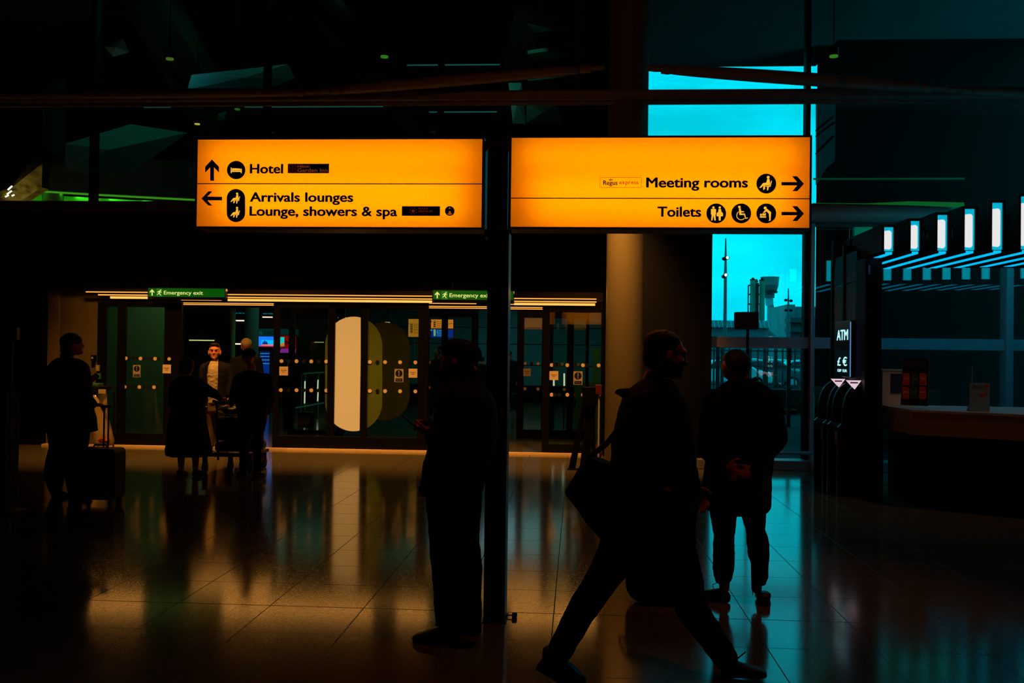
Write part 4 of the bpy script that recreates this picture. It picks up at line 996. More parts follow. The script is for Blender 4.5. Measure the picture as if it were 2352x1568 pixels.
def make_car(label, paint):
    t = thing('parked_car', (0, 0, -.02), label, 'car', 'cars parked beyond the fence')
    prof = [(-2.1,.35),(-2.12,.75),(-1.9,.92),(-1.2,.98),(-.75,1.42),(.7,1.46),(1.35,.98),(2.0,.88),(2.12,.6),(2.1,.3)]
    mb = MB(); mb.prism(prof, 'y', -.82, .82); b = mb.build('body', paint, t); bv = b.modifiers.new('b', 'BEVEL'); bv.width = .08; bv.segments = 2
    mb = MB(); mb.prism([(-1.05,1.0),(-.68,1.36),(-.05,1.38),(-.05,1.0)], 'y', -.83, -.80); mb.prism([(.03,1.0),(.03,1.38),(.6,1.38),(1.1,1.0)], 'y', -.83, -.80)
    mb.build('side_window', pmat('car_glass', (.02, .05, .06), .1), t)
    for x in (-1.3, 1.35):
        mb = MB(); mb.tube((x, -.86, .32), (x, -.6, .32), .32, n=20); w_ = mb.build('wheel', BLACK, t); mb = MB(); mb.tube((x, -.87, .32), (x, -.85, .32), .19, n=14); mb.build('hub_cap', GREYM, w_)
    mb = MB(); mb.bbox(-2.14, -2.0, -.78, -.5, .62, .76, .01); mb.build('head_lamp', emat('car_lamp', (.6, .9, .9), 1), t)
    mb = MB(); mb.bbox(2.02, 2.13, -.78, -.5, .68, .80, .01); mb.build('tail_lamp', emat('car_tail', (.25, .02, .05), 1), t)
    return t
CARS = ((1668, 898, 50, 'pale', 'pale car parked behind the fence, left of the standing man'), (1775, 868, 62, 'pale', 'pale car roof seen right of the standing man, further back'), (1856, 862, 70, 'dark', 'dark car at the right end of the parked row'),
        (1752, 905, 52, 'dark', 'dark car parked behind the fence directly right of the standing man'), (1715, 866, 75, 'pale', 'pale car in the back row between the fence bars'), (1842, 903, 55, 'pale', 'pale car behind the right end of the fence'))
PA = {'pale': pmat('pale_car_paint', (.55, .65, .68), .25, .1, .6), 'dark': pmat('dark_car_paint', (.06, .10, .12), .25, .1, .6)}
c0 = None
for i, (px, py, Y, kd, lab) in enumerate(CARS):
    if kd == 'pale' or True:
        t = make_car(lab, PA[kd]); t.location = (at(px, py, Y).x, Y, -.02)
# concrete posts and planter beyond the glass
for k, (px, Y) in enumerate(((1812, 24), (1649, 26))):
    a = at(px, 790, Y); t = thing('street_post', (a.x, Y, -.02), ('slim pale street post outside near the mullion', 'slim street post outside near the black pier')[k], 'post')
    MB().tube((a.x, Y, -.02), (a.x, Y, a.z), .05, n=12).build('pole', pmat('pale_post', (.2, .28, .3), .5), t); MB().ball((a.x, Y, a.z), .07, n=12).build('cap', BLACKM, t)

# ================================================================== SERVICE KIOSK WITH LIT FINS, COUNTER
YKF = 11.4; YKB = 13.45
KD = pmat('dark_brown_laminate', (.022, .018, .015), .5, spec=.3)
NAVY = pmat('dark_navy_panel', (.022, .035, .06), .4, spec=.4)
KWHITE = emat('white_led_panel', (.78, .80, .80), 1.0, (.5, .5, .5)); KCY = emat('cyan_led_diffuser', (.0, .42, .60), 1.0, (.1, .4, .5)); KST = emat('cyan_led_strip', (.0, .55, 1.0), 1.0)
fr = [(2031, 521, 2053, 577), (2092, 507, 2113, 576), (2153.5, 493, 2177, 575.5), (2216, 479, 2240, 574.5), (2279, 465, 2304, 573.5), (2345, 450.5, 2370, 572.5)]
fr += [(2411+66*k, 436-15*k, 2437+66*k, 571.5-k) for k in range(8)]
XK = rect(*fr[0], YKF)[0]-.05
t = thing('kiosk_canopy', (5.5, YKF+1, 0), 'dark kiosk canopy of glowing upright box fins that grow taller to the right', 'kiosk')
for i, r_ in enumerate(fr):
    X0, X1, Z0, Z1 = rect(*r_, YKF); e = .028
    mb = MB(); yb = YKB
    # box frame with open sides: front frame, top and bottom rails, back frame
    for (a, b, c, d_, z0, z1) in ((X0-e, X1+e, YKF, yb, Z1, Z1+e), (X0-e, X0, YKF, YKF+.22, Z0-e, Z1), (X1, X1+e, YKF, YKF+.22, Z0-e, Z1), (X0-e, X0-.002, YKF+.22, yb, Z0-e, Z0+.17), (X0-e, X0-.002, YKF+.22, yb, Z1-.10, Z1),
                                  (X0-e, X0-.002, YKF+1.2, YKF+1.3, Z0, Z1), (X0-e, X1+e, yb-.12, yb, Z0-e, Z1), (X0-e, X0+.012, YKF, yb, Z0-e, Z0), (X1-.012, X1+e, YKF, yb, Z0-e, Z0), (X0-e, X1+e, YKF, yb, Z0-.005, Z0)):
        mb.box(a, b, c, d_, z0, z1)
    f_ = mb.build('fin', KD, t)
    MB().box(X0, X1, YKF+.03, YKF+.04, Z0, Z1).build('light_panel', KCY, f_)
    w_ = X1-X0; h_ = Z1-Z0; xa, xb_, za_, zb_ = X0+.004, X1-w_*.17, Z0+h_*.05+.01, Z1-h_*.10-.01; r0 = w_*.28; P = []
    for cx, cz, a0 in ((xb_-r0, zb_-r0, 0), (xa+r0*.3, zb_-r0*.5, 90), (xa+r0*.3, za_+r0*.5, 180), (xb_-r0, za_+r0, 270)):
        rr = r0 if a0 in (0, 270) else r0*.3
        P += [(cx+rr*math.cos(math.radians(a0+k*15)), cz+rr*math.sin(math.radians(a0+k*15))) for k in range(7)]
    MB().prism(P, 'y', YKF+.026, YKF+.03).build('led_core', KWHITE, f_)
    m_ = (X0+X1)/2
    MB().box(X0+.012, m_-.006, YKF+.02, yb-.02, Z0-.032, Z0-.006).build('under_strip', KST, f_)
    MB().box(m_+.006, X1-.012, YKF+.02, yb-.02, Z0-.032, Z0-.006).build('under_strip', KST, f_)
    MB().box(X0, X1, yb+.001, yb+.006, Z0+.02, Z1-.05).build('rear_panel', emat('bright_cyan_rear', (.0, 1.5, 2.1), 1), f_)
X0, X1, Z0, Z1 = rect(*fr[0], YKF); ZT = Z1; ZB = Z0
# sloping roof frame and side wall of the kiosk
mb = MB(); mb.box(XK-.02, XK+.04, YKB-.04, YKB+.02, 0, ZT+.03); mb.box(XK-.02, XK+.04, 12.83, 12.90, 0, ZT-.05); mb.box(XK-.02, 9, YKB-.1, YKB-.02, ZB+.0, ZB+.35)
mb.build('rear_frame', KD, t)
mb = MB()
for ya, yb in ((12.26, 12.82), (12.91, YKB-.05)):
    mb.box(XK-.01, XK+.02, ya, yb, .02, ZB-.28); mb.box(XK-.012, XK+.02, ya, yb, ZB-.265, ZB+.10)
mb.build('side_panel', NAVY, t)
X0, X1, Z0, Z1 = rect(1996, 600, 2012, 1110, 12.95); mb = MB(); mb.bbox(XK-.03, XK+.16, 11.83, 12.24, 0, ZB-.03, .008); mb.build('pier', pmat('black_laminate', (.006, .006, .006), .5, spec=.2), t)
c = at(1998, 620, 11.86); MB().box(XK+.0, XK+.02, 11.82, 11.828, c.z-.05, c.z+.05).build('switch_plate', pmat('blue_grey_plate', (.3, .4, .6), .4), t)
for k, (px, py) in enumerate(((2080, 605), (2187, 614), (2133, 599), (2242, 599), (2285, 614))):
    pass
# counter
WOOD = pmat('brown_counter_front', (.34, .22, .10), .5, spec=.2, var=.06); TOP = pmat('pale_counter_top', (.5, .48, .45), .3, spec=.5); RUB = pmat('black_plinth', (.006, .006, .006), .6, spec=.15)
ca, cb, cc = at(2013, 955, 12.25), at(2095, 968, 11.1), at(2352, 975, 10.5)
fx = lambda y, A, B: A+(B-A)*y
P0 = [(ca.x, 12.25), (cb.x, 11.1), (cc.x, 10.5), (cc.x+(cc.x-cb.x)*1.9, 10.5-(.6)*1.9)]
def counter_poly(off): # grow outward
    d = off; return [(P0[0][0]-d, 12.25), (P0[1][0]-d, 11.1-d*.6), (P0[2][0], 10.5-d), (P0[3][0], P0[3][1]-d), (P0[3][0], 12.0), (P0[0][0]-d, 12.25)]
t = thing('service_counter', (5, 11.2, 0), 'angular pale-topped counter with a brown fascia and black base under the lit canopy', 'counter')
zt_ = at(2095, 942, 11.1).z; zb_ = at(2095, 998, 11.1).z
MB().prism(counter_poly(.01)[:5], 'z', zt_-.02, zt_+.005).build('worktop', TOP, t)
MB().prism(counter_poly(0)[:5], 'z', zb_, zt_-.02).build('fascia', WOOD, t)
Q = counter_poly(-.14)[:5]; MB().prism(Q, 'z', 0, zb_).build('base', RUB, t)
X0, X1, Z0, Z1 = rect(2014, 985, 2029, 1116, 11.95); MB().box(X0, X1, 11.95, 12.05, 0, zb_).build('end_panel', WOOD, t)
# word on the base: runs out of the frame
A = Vector((Q[1][0], Q[1][1], 0)); B = Vector((Q[2][0], Q[2][1], 0)); dv = (B-A).normalized(); nv = Vector((dv.y, -dv.x, 0))
vs_, fs_ = bold_geo('Hello', .012); a0, a1 = min(v.x for v in vs_), max(v.x for v in vs_); b0, b1 = min(v.y for v in vs_), max(v.y for v in vs_)
def hit(px, py):
    d = _F * FPX + _R * (px - 1176) - _U * (py - 784); k = (A-CAM).dot(nv)/d.dot(nv); return CAM+d*k
h0 = hit(2276, 1085); h1 = hit(2276, 1049); HH = h1.z-h0.z; WW = HH*(a1-a0)/(b1-b0)*1.0; s0_ = (h0-A).dot(dv)
mb = MB(); vv = [A+dv*(s0_+(v.x-a0)/(a1-a0)*WW)+Vector((0, 0, h0.z+(v.y-b0)/(b1-b0)*HH))+nv*.004 for v in vs_]
mb.add(vv, fs_); mb.build('lettering', pmat('brown_letters', (.16, .11, .05), .5), t)
# things on the counter
ZTOP = zt_+.0055
X0, X1, Z0, Z1 = rect(2013.5, 850, 2080, 931, 12.15)
t = thing('counter_cabinet', ((X0+X1)/2, 12.1, ZTOP), 'pale box-like cabinet standing at the left end of the counter', 'cabinet')
MB().bbox(X0+.005, X1+.06, 11.95, 12.18, ZTOP, Z1, .006).build('body', pmat('pale_cabinet', (.7, .6, .5), .5), t)
MB().box(X0-.005, X1+.065, 11.94, 12.185, Z1, Z1+.012).build('lid', TOP, t)
r_ = rect(2046, 858, 2073, 903, 11.945); k = MB().box(r_[0], r_[1], 11.942, 11.949, r_[2], r_[3]).build('notice', pmat('dark_blue_notice', (.02, .035, .06), .5), t)
mb = MB()
for q in range(7): a = rect(2050, 864+q*5, 2068-(q % 3)*3, 865+q*5, 11.941); mb.box(a[0], a[1], 11.9405, 11.9415, a[2], a[3])
mb.build('notice_lines', pmat('blue_notice_lines', (.10, .16, .24), .6), k)
# leaning display board with cards
YM = 11.3
def mp(x, y): return at(x, y, YM)
t = thing('sim_card_display', (mp(2105, 928).x, YM, ZTOP), 'leaning black display board reading Pick up your pay as you go, with six cards', 'display')
def leanpoly(pts, d0, d1, name, mat, parent):
    q = [mp(*p) for p in pts]; vs = []
    for d_ in (d0, d1): vs += [Vector((p.x, YM-.0+(p.z-ZTOP)*.22+d_, p.z)) for p in q]
    n = len(q); fs = [tuple(range(n)), tuple(range(2*n-1, n-1, -1))]+[(i, i+n, (i+1) % n+n, (i+1) % n) for i in range(n)]
    return MB().add(vs, fs).build(name, mat, parent)
leanpoly([(2070, 929.5), (2083, 822), (2143, 823), (2131, 932.5)], 0, .015, 'board', pmat('black_board', (.006, .006, .006), .4), t)
leanpoly([(2131, 932.5), (2143, 823), (2144.5, 824), (2133, 932)], -.004, .03, 'edge', pmat('clear_edge', (.1, .15, .14), .2), t)
CR = pmat('red_card', (.55, .03, .01), .5); CG = pmat('dark_card', (.03, .04, .03), .5); LT = pmat('grey_card_print', (.14, .16, .14), .6); CRP = pmat('orange_card_print', (.8, .25, .1), .5)
for r in range(2):
    for c_ in range(3):
        x = 2078.5-r*3.5+c_*19.5; y = 857+r*31; P = [(x+1, y), (x+13, y), (x+17, y+5), (x+14.5, y+28), (x-2, y+28)]
        k = leanpoly(P, -.006, -.001, 'card', CG if c_ == 1 else CR, t)
        k2 = leanpoly([(x+2, y+11), (x+13, y+11), (x+12.5, y+14), (x+1.5, y+14)], -.008, -.006, 'card_print', LT if c_ == 1 else CRP, k)
def leantext(s, x0, y0, x1, y1, mat, parent):
    vs_, fs_ = bold_geo(s, .01); a0, a1 = min(v.x for v in vs_), max(v.x for v in vs_); b0, b1 = min(v.y for v in vs_), max(v.y for v in vs_)
    p0, p1 = mp(x0, y1), mp(x1, y0); out = []
    for v in vs_:
        z = p0.z+(v.y-b0)/(b1-b0)*(p1.z-p0.z); out.append(Vector((p0.x+(v.x-a0)/(a1-a0)*(p1.x-p0.x), YM+(z-ZTOP)*.22-.003, z)))
    return MB().add(out, fs_).build('lettering', mat, parent)
leantext('PICK UP YOUR', 2088, 830.5, 2136, 837, LT, t); leantext('PAY AS YOU GO', 2085.5, 839, 2137, 845.5, LT, t)
# small stand with a white leaflet
X0, X1, Z0, Z1 = rect(2228, 879, 2273.5, 931, 10.95)
t = thing('leaflet_stand', ((X0+X1)/2, 10.95, ZTOP), 'small grey-green leaflet stand with a red dot on the counter', 'stand')
MB().box(X0, X1, 10.95, 10.96, ZTOP, Z1).build('leaflet', pmat('grey_green_leaflet', (.22, .33, .33), .6), t)
mb = MB(); pcirc(mb, 2265, 886, 4.2, 10.949, .002, 16); mb.build('red_dot', pmat('red_leaflet_print', (.6, .03, .02), .6), t)
mb = MB(); ppoly(mb, [(2248,905),(2255,902),(2260,905),(2266,901),(2268,906),(2262,911),(2252,911)], 10.949, .001); mb.build('drawing', pmat('red_leaflet_print', (.6, .03, .02), .6), t)
mb = MB()
for y in (886, 889, 892): a = rect(2231, y-.5, 2256, y+.5, 10.949); mb.box(a[0], a[1], 10.9485, 10.9495, a[2], a[3])
mb.build('print_lines', LT, t)
MB().prism([(10.961, ZTOP), (11.06, ZTOP), (10.97, ZTOP+.12)], 'x', X0+.005, X1-.005).build('foot', pmat('clear_acrylic', (.03, .04, .04), .2), t)
a = at(2237, 842, 11.1); b = at(2237, 880, 11.1); t = thing('counter_rod', (b.x, 11.15, ZTOP), 'thin upright rod standing behind the leaflet stand', 'rod'); MB().path([(a.x, 11.15, a.z), (b.x, 11.15, ZTOP)], .004, 6).build('rod', GREYM, t)

# ================================================================== CASH MACHINES
XF = 3.10
ATM_B = pmat('black_machine_shell', (.012, .012, .012), .35, spec=.5); ATM_D = pmat('dark_machine_panel', (.03, .028, .024), .5)
def atm(y0, y1, label):
    t = thing('cash_machine', (XF+.2, (y0+y1)/2, 0), label, 'cash machine', 'pair of black cash machines')
    Xb = XK-.06
    prof = [(XF-.02, 0), (XF-.02, .82), (XF+.02, .86)]     # front plinth up to the shelf
    for k in range(9):
        a = PI/2*k/8; prof.append((XF+.03+(.30)*(1-math.cos(a))**1.5, .86+.50*math.sin(a)))
    prof += [(Xb, 1.38), (Xb, 0)]
    # shell: two side cheeks and a recessed front
    for ya, yb in ((y0, y0+.05), (y1-.05, y1)):
        MB().prism(prof, 'y', ya, yb).build('side_cheek', ATM_B, t)
    pr2 = [(x+.06 if x < Xb-.01 else x, z-.0 if z < .9 else z-.04) for x, z in prof]
    MB().prism(pr2, 'y', y0+.05, y1-.05).build('body', pmat('machine_front', (.02, .02, .02), .3), t)
    MB().box(XF+.0, XF+.06, y0+.05, y1-.05, .80, .85).build('shelf', ATM_D, t)
    sc = MB().box(XF+.10, XF+.13, y0+.12, y1-.12, 1.0, 1.2).build('screen', pmat('dark_machine_screen', (.01, .015, .015), .15), t)
    mb = MB()
    for r in range(4):
        for c_ in range(3): mb.bbox(XF+.02, XF+.04, y0+.2+c_*.04, y0+.23+c_*.04, .60+r*.04, .63+r*.04, .003)
    mb.build('keypad', GREYM, t)
    MB().box(XF+.03, XF+.06, y0+.15, y1-.15, .70, .715).build('cash_slot', pmat('grey_slot', (.12, .13, .12), .4), t)
    # lit triangular badge on top
    zc = 1.40; yc = y0+.05; A = [(XF+.07, 1.375), (XF+.24, 1.375), (XF+.165, 1.27)]
    k = MB().prism(A, 'y', y0-.02, y0+.02).build('lit_badge', emat('pinkish_badge', (.75, .55, .65), 1), t)
    MB().box(XF+.11, XF+.20, y0-.022, y0-.02, 1.34, 1.355).build('badge_print', INK, k)
    # front face toward the viewer: slots and labels
    for (z0, z1, mt) in ((.86-.02, .875-.02, 'a'), (.76, .775, 'a'), (.66, .68, 'b')):
        pass
    return t
c1 = atm(11.98, 12.50, 'nearer black cash machine with a curved hood and small lit triangle')
c2 = atm(12.68, 13.20, 'farther black cash machine, next to the window mullion')
for z_, w_ in ((1.0, .10), (.88, .10), (.78, .05), (.1, .10), (.2, .08)):
    pass
# tall header sign
X0 = at(1918, 800, 12.95).x; z0_, z1_ = at(1935, 868, 12.3).z, at(1935, 735, 12.3).z
t = thing('cash_machine_header', (X0+.1, 12.6, z0_), 'tall black header sign lit with the letters ATM and pound and euro symbols', 'sign')
z0_ = 1.40
MB().bbox(X0, XK-.035, 12.25, 12.96, z0_, z1_, .006).build('box', pmat('black_gloss_header', (.008, .008, .008), .25, spec=.5), t)
WH = emat('cool_white_letters', (.45, .95, 1.0), 1.1)
for s, pz in (('ATM', (757, 781)), ('£ €', (819, 840)), ('GBP  EUR', (847.5, 854))):
    za_, zb_ = at(1933, pz[1], 12.6).z, at(1933, pz[0], 12.6).z
    ya, yb = 12.34, 12.86
    vs_, fs_ = bold_geo(s, .02); a0, a1 = min(v.x for v in vs_), max(v.x for v in vs_); b0, b1 = min(v.y for v in vs_), max(v.y for v in vs_)
    if s[0] != 'A': ya, yb = 12.38, 12.82
    MB().add([(X0-.003, yb-(v.x-a0)/(a1-a0)*(yb-ya), za_+(v.y-b0)/(b1-b0)*(zb_-za_)) for v in vs_], fs_).build('lettering', WH, t)
    MB().add([(X0+.03+(v.x-a0)/(a1-a0)*.16, 12.248, za_+(v.y-b0)/(b1-b0)*(zb_-za_)) for v in vs_], fs_).build('lettering', pmat('grey_header_print', (.06, .08, .08), .4), t)
xe = at(1950.5, 800, 12.25).x
MB().box(X0-.002, X0+.008, 12.240, 12.252, z0_+.01, z1_-.02).build('edge_light', emat('blue_edge_light', (.08, .20, .40), 1.2), t)

# ================================================================== PEOPLE
SKIN = pmat('skin', (.60, .15, .05), .5, spec=.4); SKIN2 = pmat('skin_far', (.62, .22, .09), .5, spec=.3)
CL = {n: pmat(n, c, .85, spec=s, bump=.15, bscale=120) for n, c, s in (
    ('black_wool', (.006, .006, .006), .12), ('charcoal_cloth', (.009, .009, .008), .12), ('black_cotton', (.005, .005, .005), .1), ('navy_cloth', (.005, .005, .008), .1),
    ('dark_olive_cloth', (.008, .009, .005), .1), ('pale_check_shirt', (.42, .34, .20), .2), ('cream_wool_hat', (.50, .40, .24), .1), ('dark_denim', (.008, .009, .012), .1))}
HAIR = pmat('dark_hair', (.008, .006, .005), .6, spec=.3); GHAIR = pmat('grey_hair', (.04, .035, .03), .7); LEATHER = pmat('black_leather', (.006, .006, .006), .4, spec=.4)
EYE = pmat('eye_dark', (.01, .01, .01), .2)
V = Vector
def J(px, py, Y, dy=0.0): return at(px, py, Y+dy)

def head(mb, c, s=1.0, yaw=0.0, pitch=0.0, roll=0.0, ears=True):
    """head volumes; yaw 0 looks away (+y), pi looks at the viewer, pi/2 looks to the left (-x)"""
    R = Matrix.Rotation(yaw, 3, 'Z') @ Matrix.Rotation(-pitch, 3, 'X') @ Matrix.Rotation(roll, 3, 'Y')
    def P(x, y, z): return c + R @ V((x, y, z))*s
    def B(x, y, z, a, b, d): mb.ball(P(x, y, z), a*s, b*s, d*s, 18, 12, R)
    B(0, -.015, .035, .077, .098, .085); B(0, .02, -.02, .066, .075, .085); B(0, .045, -.065, .045, .045, .045); B(0, .08, .03, .05, .02, .02)
    mb.capsule(P(0, .088, .016), .009*s, P(0, .105, -.022), .0115*s, 8); B(0, .096, -.028, .016, .010, .008)
    B(0, .083, -.052, .024, .012, .008); B(0, .082, -.062, .021, .011, .007); B(0, .078, -.088, .022, .016, .016)
    B(.036, .066, -.02, .022, .02, .022); B(-.036, .066, -.02, .022, .02, .022)
    if ears:
        for k in (-1, 1): B(k*.079, -.005, -.008, .010, .020, .032); B(k*.077, .0, -.035, .008, .012, .012)
    return P, R
def hand(mb, w, d, up, s=1.0, curl=.5, thumb=1):
    """palm, four bent fingers and a thumb; w wrist, d pointing direction, up = back of the hand"""
    d = d.normalized(); up = (up-d*up.dot(d)).normalized(); sd = d.cross(up)
    R = Matrix((sd, d, up)).transposed()
    mb.ball(w+d*.045*s, .038*s, .050*s, .015*s, 14, 8, R)
    for i, (off, ln) in enumerate(((-.030, .070), (-.010, .080), (.010, .076), (.028, .060))):
        p = w + d*.082*s + sd*off*s; a = curl*(.7+.12*i); L = ln*s; rr = (.0085-.0004*i)*s
        for k, q in enumerate((.45, .32, .25)):
            dd = (d*math.cos(a) - up*math.sin(a)).normalized(); p2 = p+dd*L*q; mb.capsule(p, rr, p2, rr*.93, 8); p = p2; rr *= .93; a += curl*.75
    t0 = w+d*.02*s+sd*(-.030*thumb)*s; t1 = t0+(d*.6-sd*.75*thumb-up*.2*curl).normalized()*.036*s; t2 = t1+(d*.95-sd*.25*thumb-up*.35*curl).normalized()*.032*s
    mb.capsule(t0, .012*s, t1, .010*s, 8); mb.capsule(t1, .010*s, t2, .0085*s, 8)
def limb(mb, pts, rs, n=14):
    for i in range(len(pts)-1): mb.capsule(pts[i], rs[i], pts[i+1], rs[i+1], n)
def shoe(mb, heel, toe, w=.048, h=.075, ankle=True):
    """heel and toe are floor points"""
    d = (toe-heel); L = d.length; d.normalize(); s_ = V((-d.y, d.x, 0)).normalized()
    rg = []
    for k, (ww, hh) in ((0, (.6, .75)), (.1, (.85, 1.0)), (.3, (.85, 1.05)), (.5, (.92, .85)), (.75, (1.05, .62)), (.92, (.85, .48)), (1.0, (.4, .28))):
        c = heel+(toe-heel)*k; c = V((c.x, c.y, c.z+h*hh/2)); rg.append((c, s_*w*ww, V((0, 0, h*hh/2))))
    mb.rings(rg, 16, 2.8); return mb
def body_core(mb, neck, chest, pelvis, s=1.0, wide=.17):
    mb.capsule(neck+V((0, 0, .06)), .052*s, neck-V((0, 0, .05)), .058*s); up = (neck-pelvis)
    mb.ball(chest, wide*s, .11*s, .17*s, 18, 12); mb.capsule(pelvis+V((0, 0, .0)), .12*s, chest-V((0, 0, .12)), .115*s)
def person(name_lab, x, Y, grp=None):
    t = thing('person', (x, Y, 0), name_lab, 'person', grp); return t

# ---- 1  man with a phone by the sign post, seen from his left-rear, facing left
Y = 5.70; t = person('man in a flat cap standing left of the sign post, looking down at a phone', gnd(1040, 1465).x, Y)
hc = J(1052, 828, Y); mb = MB()
P1, R1 = head(mb, hc, 1.0, math.radians(78), math.radians(-14))
nk = J(1078, 880, Y); body_core(mb, nk, J(1056, 985, Y), J(1045, 1110, Y), 1.0, .13)
shN, shF = J(1085, 925, Y, -.17), J(1050, 920, Y, .17); elN, elF = J(1042, 1050, Y, -.20), J(1010, 1040, Y, .18); wrN, wrF = J(985, 990, Y, -.10), J(985, 978, Y, .08)
limb(mb, [shN, elN, wrN], [.05, .042, .028]); limb(mb, [shF, elF, wrF], [.05, .042, .028])
hand(mb, wrN, J(955, 985, Y, -.03)-wrN, V((0, -.6, -.5)), 1.0, .55, -1); hand(mb, wrF, J(955, 968, Y, .0)-wrF, V((0, .6, .4)), .95, .6, 1)
for dy, ax in ((-.10, 1068), (.10, 1024)): limb(mb, [J(ax-8, 1130, Y, dy), J(ax-4, 1290, Y, dy), V((J(ax, 1440, Y, dy).x, Y+dy, .09))], [.065, .045, .035])
melt(mb, 'body', SKIN, t, .0075, 2)
mb = MB(); mb.ball(P1(0, -.012, .066), .090, .114, .064, 20, 12, R1); mb.ball(P1(0, -.045, .055), .088, .086, .062, 20, 12, R1); mb.ball(P1(0, .098, .045), .060, .042, .012, 16, 8, R1)
melt(mb, 'flat_cap', CL['black_wool'], t, .007, 3)
mb = MB(); mb.ball(P1(0, .045, -.085), .056, .055, .050, 16, 10, R1); mb.ball(P1(0, .01, -.085), .062, .055, .045, 16, 8, R1); mb.ball(P1(0, .02, -.05), .068, .05, .035, 16, 8, R1); melt(mb, 'beard', HAIR, t, .008, 1, .003, 40)
mb = MB()
for k in (-1, 1):
    n_ = 18; mb.path([P1(k*.034+.024*math.cos(2*PI*q/n_), .100, .012+.017*math.sin(2*PI*q/n_)) for q in range(n_+1)], .0018, 6); mb.path([P1(k*.058, .098, .016), P1(k*.083, .0, .010)], .0016, 6)
mb.path([P1(-.010, .103, .014), P1(.010, .103, .014)], .0018, 6); mb.build('glasses', pmat('glasses_metal', (.5, .35, .25), .15, .9), t)
mb = MB(); sil(mb, Y, [(860, 1040, 1100, .15), (872, 1026, 1107, .22), (888, 1014, 1116, .31), (903, 1005, 1127, .38), (922, 998, 1137, .42), (960, 996, 1143, .44), (1010, 988, 1142, .43), (1060, 974, 1130, .42), (1100, 966, 1116, .42), (1124, 963, 1110, .43), (1136, 966, 1106, .42)])
limb(mb, [shN, elN, J(992, 1000, Y, -.10)], [.085, .072, .048], 16); limb(mb, [shF, elF, J(990, 986, Y, .08)], [.085, .070, .046], 16)
melt(mb, 'jacket', CL['charcoal_cloth'], t, .013, 3, .007, 7)
mb = MB(); sil(mb, Y, [(848, 1065, 1103, .13), (862, 1058, 1108, .17), (876, 1052, 1112, .21)]); melt(mb, 'collar', CL['charcoal_cloth'], t, .010, 2)
mb = MB(); sil(mb, Y-.10, [(1118, 1010, 1108, .24), (1150, 1008, 1107, .24), (1200, 1006, 1104, .23), (1240, 1010, 1101, .20), (1290, 1014, 1108, .21), (1340, 1018, 1107, .19), (1400, 1028, 1106, .18), (1452, 1034, 1104, .18)])
sil(mb, Y+.10, [(1118, 976, 1070, .22), (1180, 980, 1064, .21), (1250, 986, 1060, .20), (1300, 990, 1058, .19), (1360, 995, 1054, .18), (1420, 999, 1052, .18), (1440, 1001, 1054, .18)]); sil(mb, Y, [(1105, 975, 1108, .38), (1150, 980, 1106, .34), (1175, 1000, 1095, .2)])
melt(mb, 'trousers', CL['black_cotton'], t, .013, 3, .006, 6)
g = gnd(1100, 1460); a_ = gnd(1045, 1478)
melt(shoe(MB(), V((J(1052, 1450, Y, .02).x, Y+.02, 0)), V((J(944, 1470, Y, -.10).x, Y-.06, 0)), .05, .085), 'shoe', LEATHER, t, .008, 2)
melt(shoe(MB(), V((J(1104, 1455, Y, .10).x, Y+.12, 0)), V((J(1010, 1462, Y, .06).x, Y+.14, 0)), .05, .085), 'shoe', LEATHER, t, .008, 2)
a = J(936, 962, Y, -.03); b = J(962, 984, Y, -.02); ph = thing('mobile_phone', (a+b)/2, 'dark mobile phone held by the man in the flat cap', 'phone')
dv_ = (b-a).normalized(); mb = MB(); n_ = V((dv_.z, 0, -dv_.x)); vs = [c+dv_*k*.075+V((0, 1, 0))*j*.036+n_*h for c in ((a+b)/2,) for h in (-.004, .004) for k, j in ((-1,-1),(1,-1),(1,1),(-1,1))]
mb.add(vs, [(3,2,1,0),(4,5,6,7),(0,1,5,4),(1,2,6,5),(2,3,7,6),(3,0,4,7)]); mb.build('case', BLACK, ph)

# ---- 2  man striding to the right with a shoulder bag
Y = 5.1; t = person('man in black striding right in front of the round column, shoulder bag swinging', gnd(1480, 1550).x, Y)
hc = J(1530, 818, Y); mb = MB(); P2, R2 = head(mb, hc, 1.02, math.radians(-80), math.radians(6))
nk = J(1500, 895, Y); body_core(mb, nk, J(1488, 1000, Y), J(1478, 1150, Y), 1.02, .14)
shN, shF = J(1470, 940, Y, -.19), J(1520, 930, Y, .19); elN, elF = J(1440, 1060, Y, -.22), J(1560, 1050, Y, .2); wrN, wrF = J(1500, 1110, Y, -.20), J(1592, 1120, Y, .16)
limb(mb, [shN, elN, wrN], [.05, .042, .028]); limb(mb, [shF, elF, wrF], [.05, .042, .028]); hand(mb, wrN, V((.6, 0, -.5)), V((0, -1, 0)), 1.0, .8, 1); hand(mb, wrF, V((.5, 0, -.8)), V((0, 1, .3)), 1.0, .7, -1)
kR, aR, kF, aF = J(1385, 1325, Y, -.08), J(1288, 1490, Y, -.10), J(1590, 1400, Y, .08), J(1668, 1512, Y, .08)
limb(mb, [J(1462, 1165, Y, -.08), kR, aR], [.09, .06, .042]); limb(mb, [J(1500, 1165, Y, .08), kF, aF], [.09, .06, .042])
melt(mb, 'body', SKIN, t, .0075, 2)
mb = MB(); mb.ball(P2(0, -.028, .055), .086, .100, .078, 20, 12, R2); mb.ball(P2(0, -.065, .0), .078, .055, .075, 16, 10, R2); melt(mb, 'hair', HAIR, t, .008, 1, .005, 30)
mb = MB(); sil(mb, Y, [(868, 1478, 1540, .2), (890, 1452, 1558, .32), (925, 1426, 1578, .42), (980, 1412, 1590, .44), (1050, 1404, 1596, .42), (1120, 1402, 1600, .42), (1200, 1418, 1598, .42), (1260, 1445, 1592, .40), (1290, 1462, 1580, .36)])
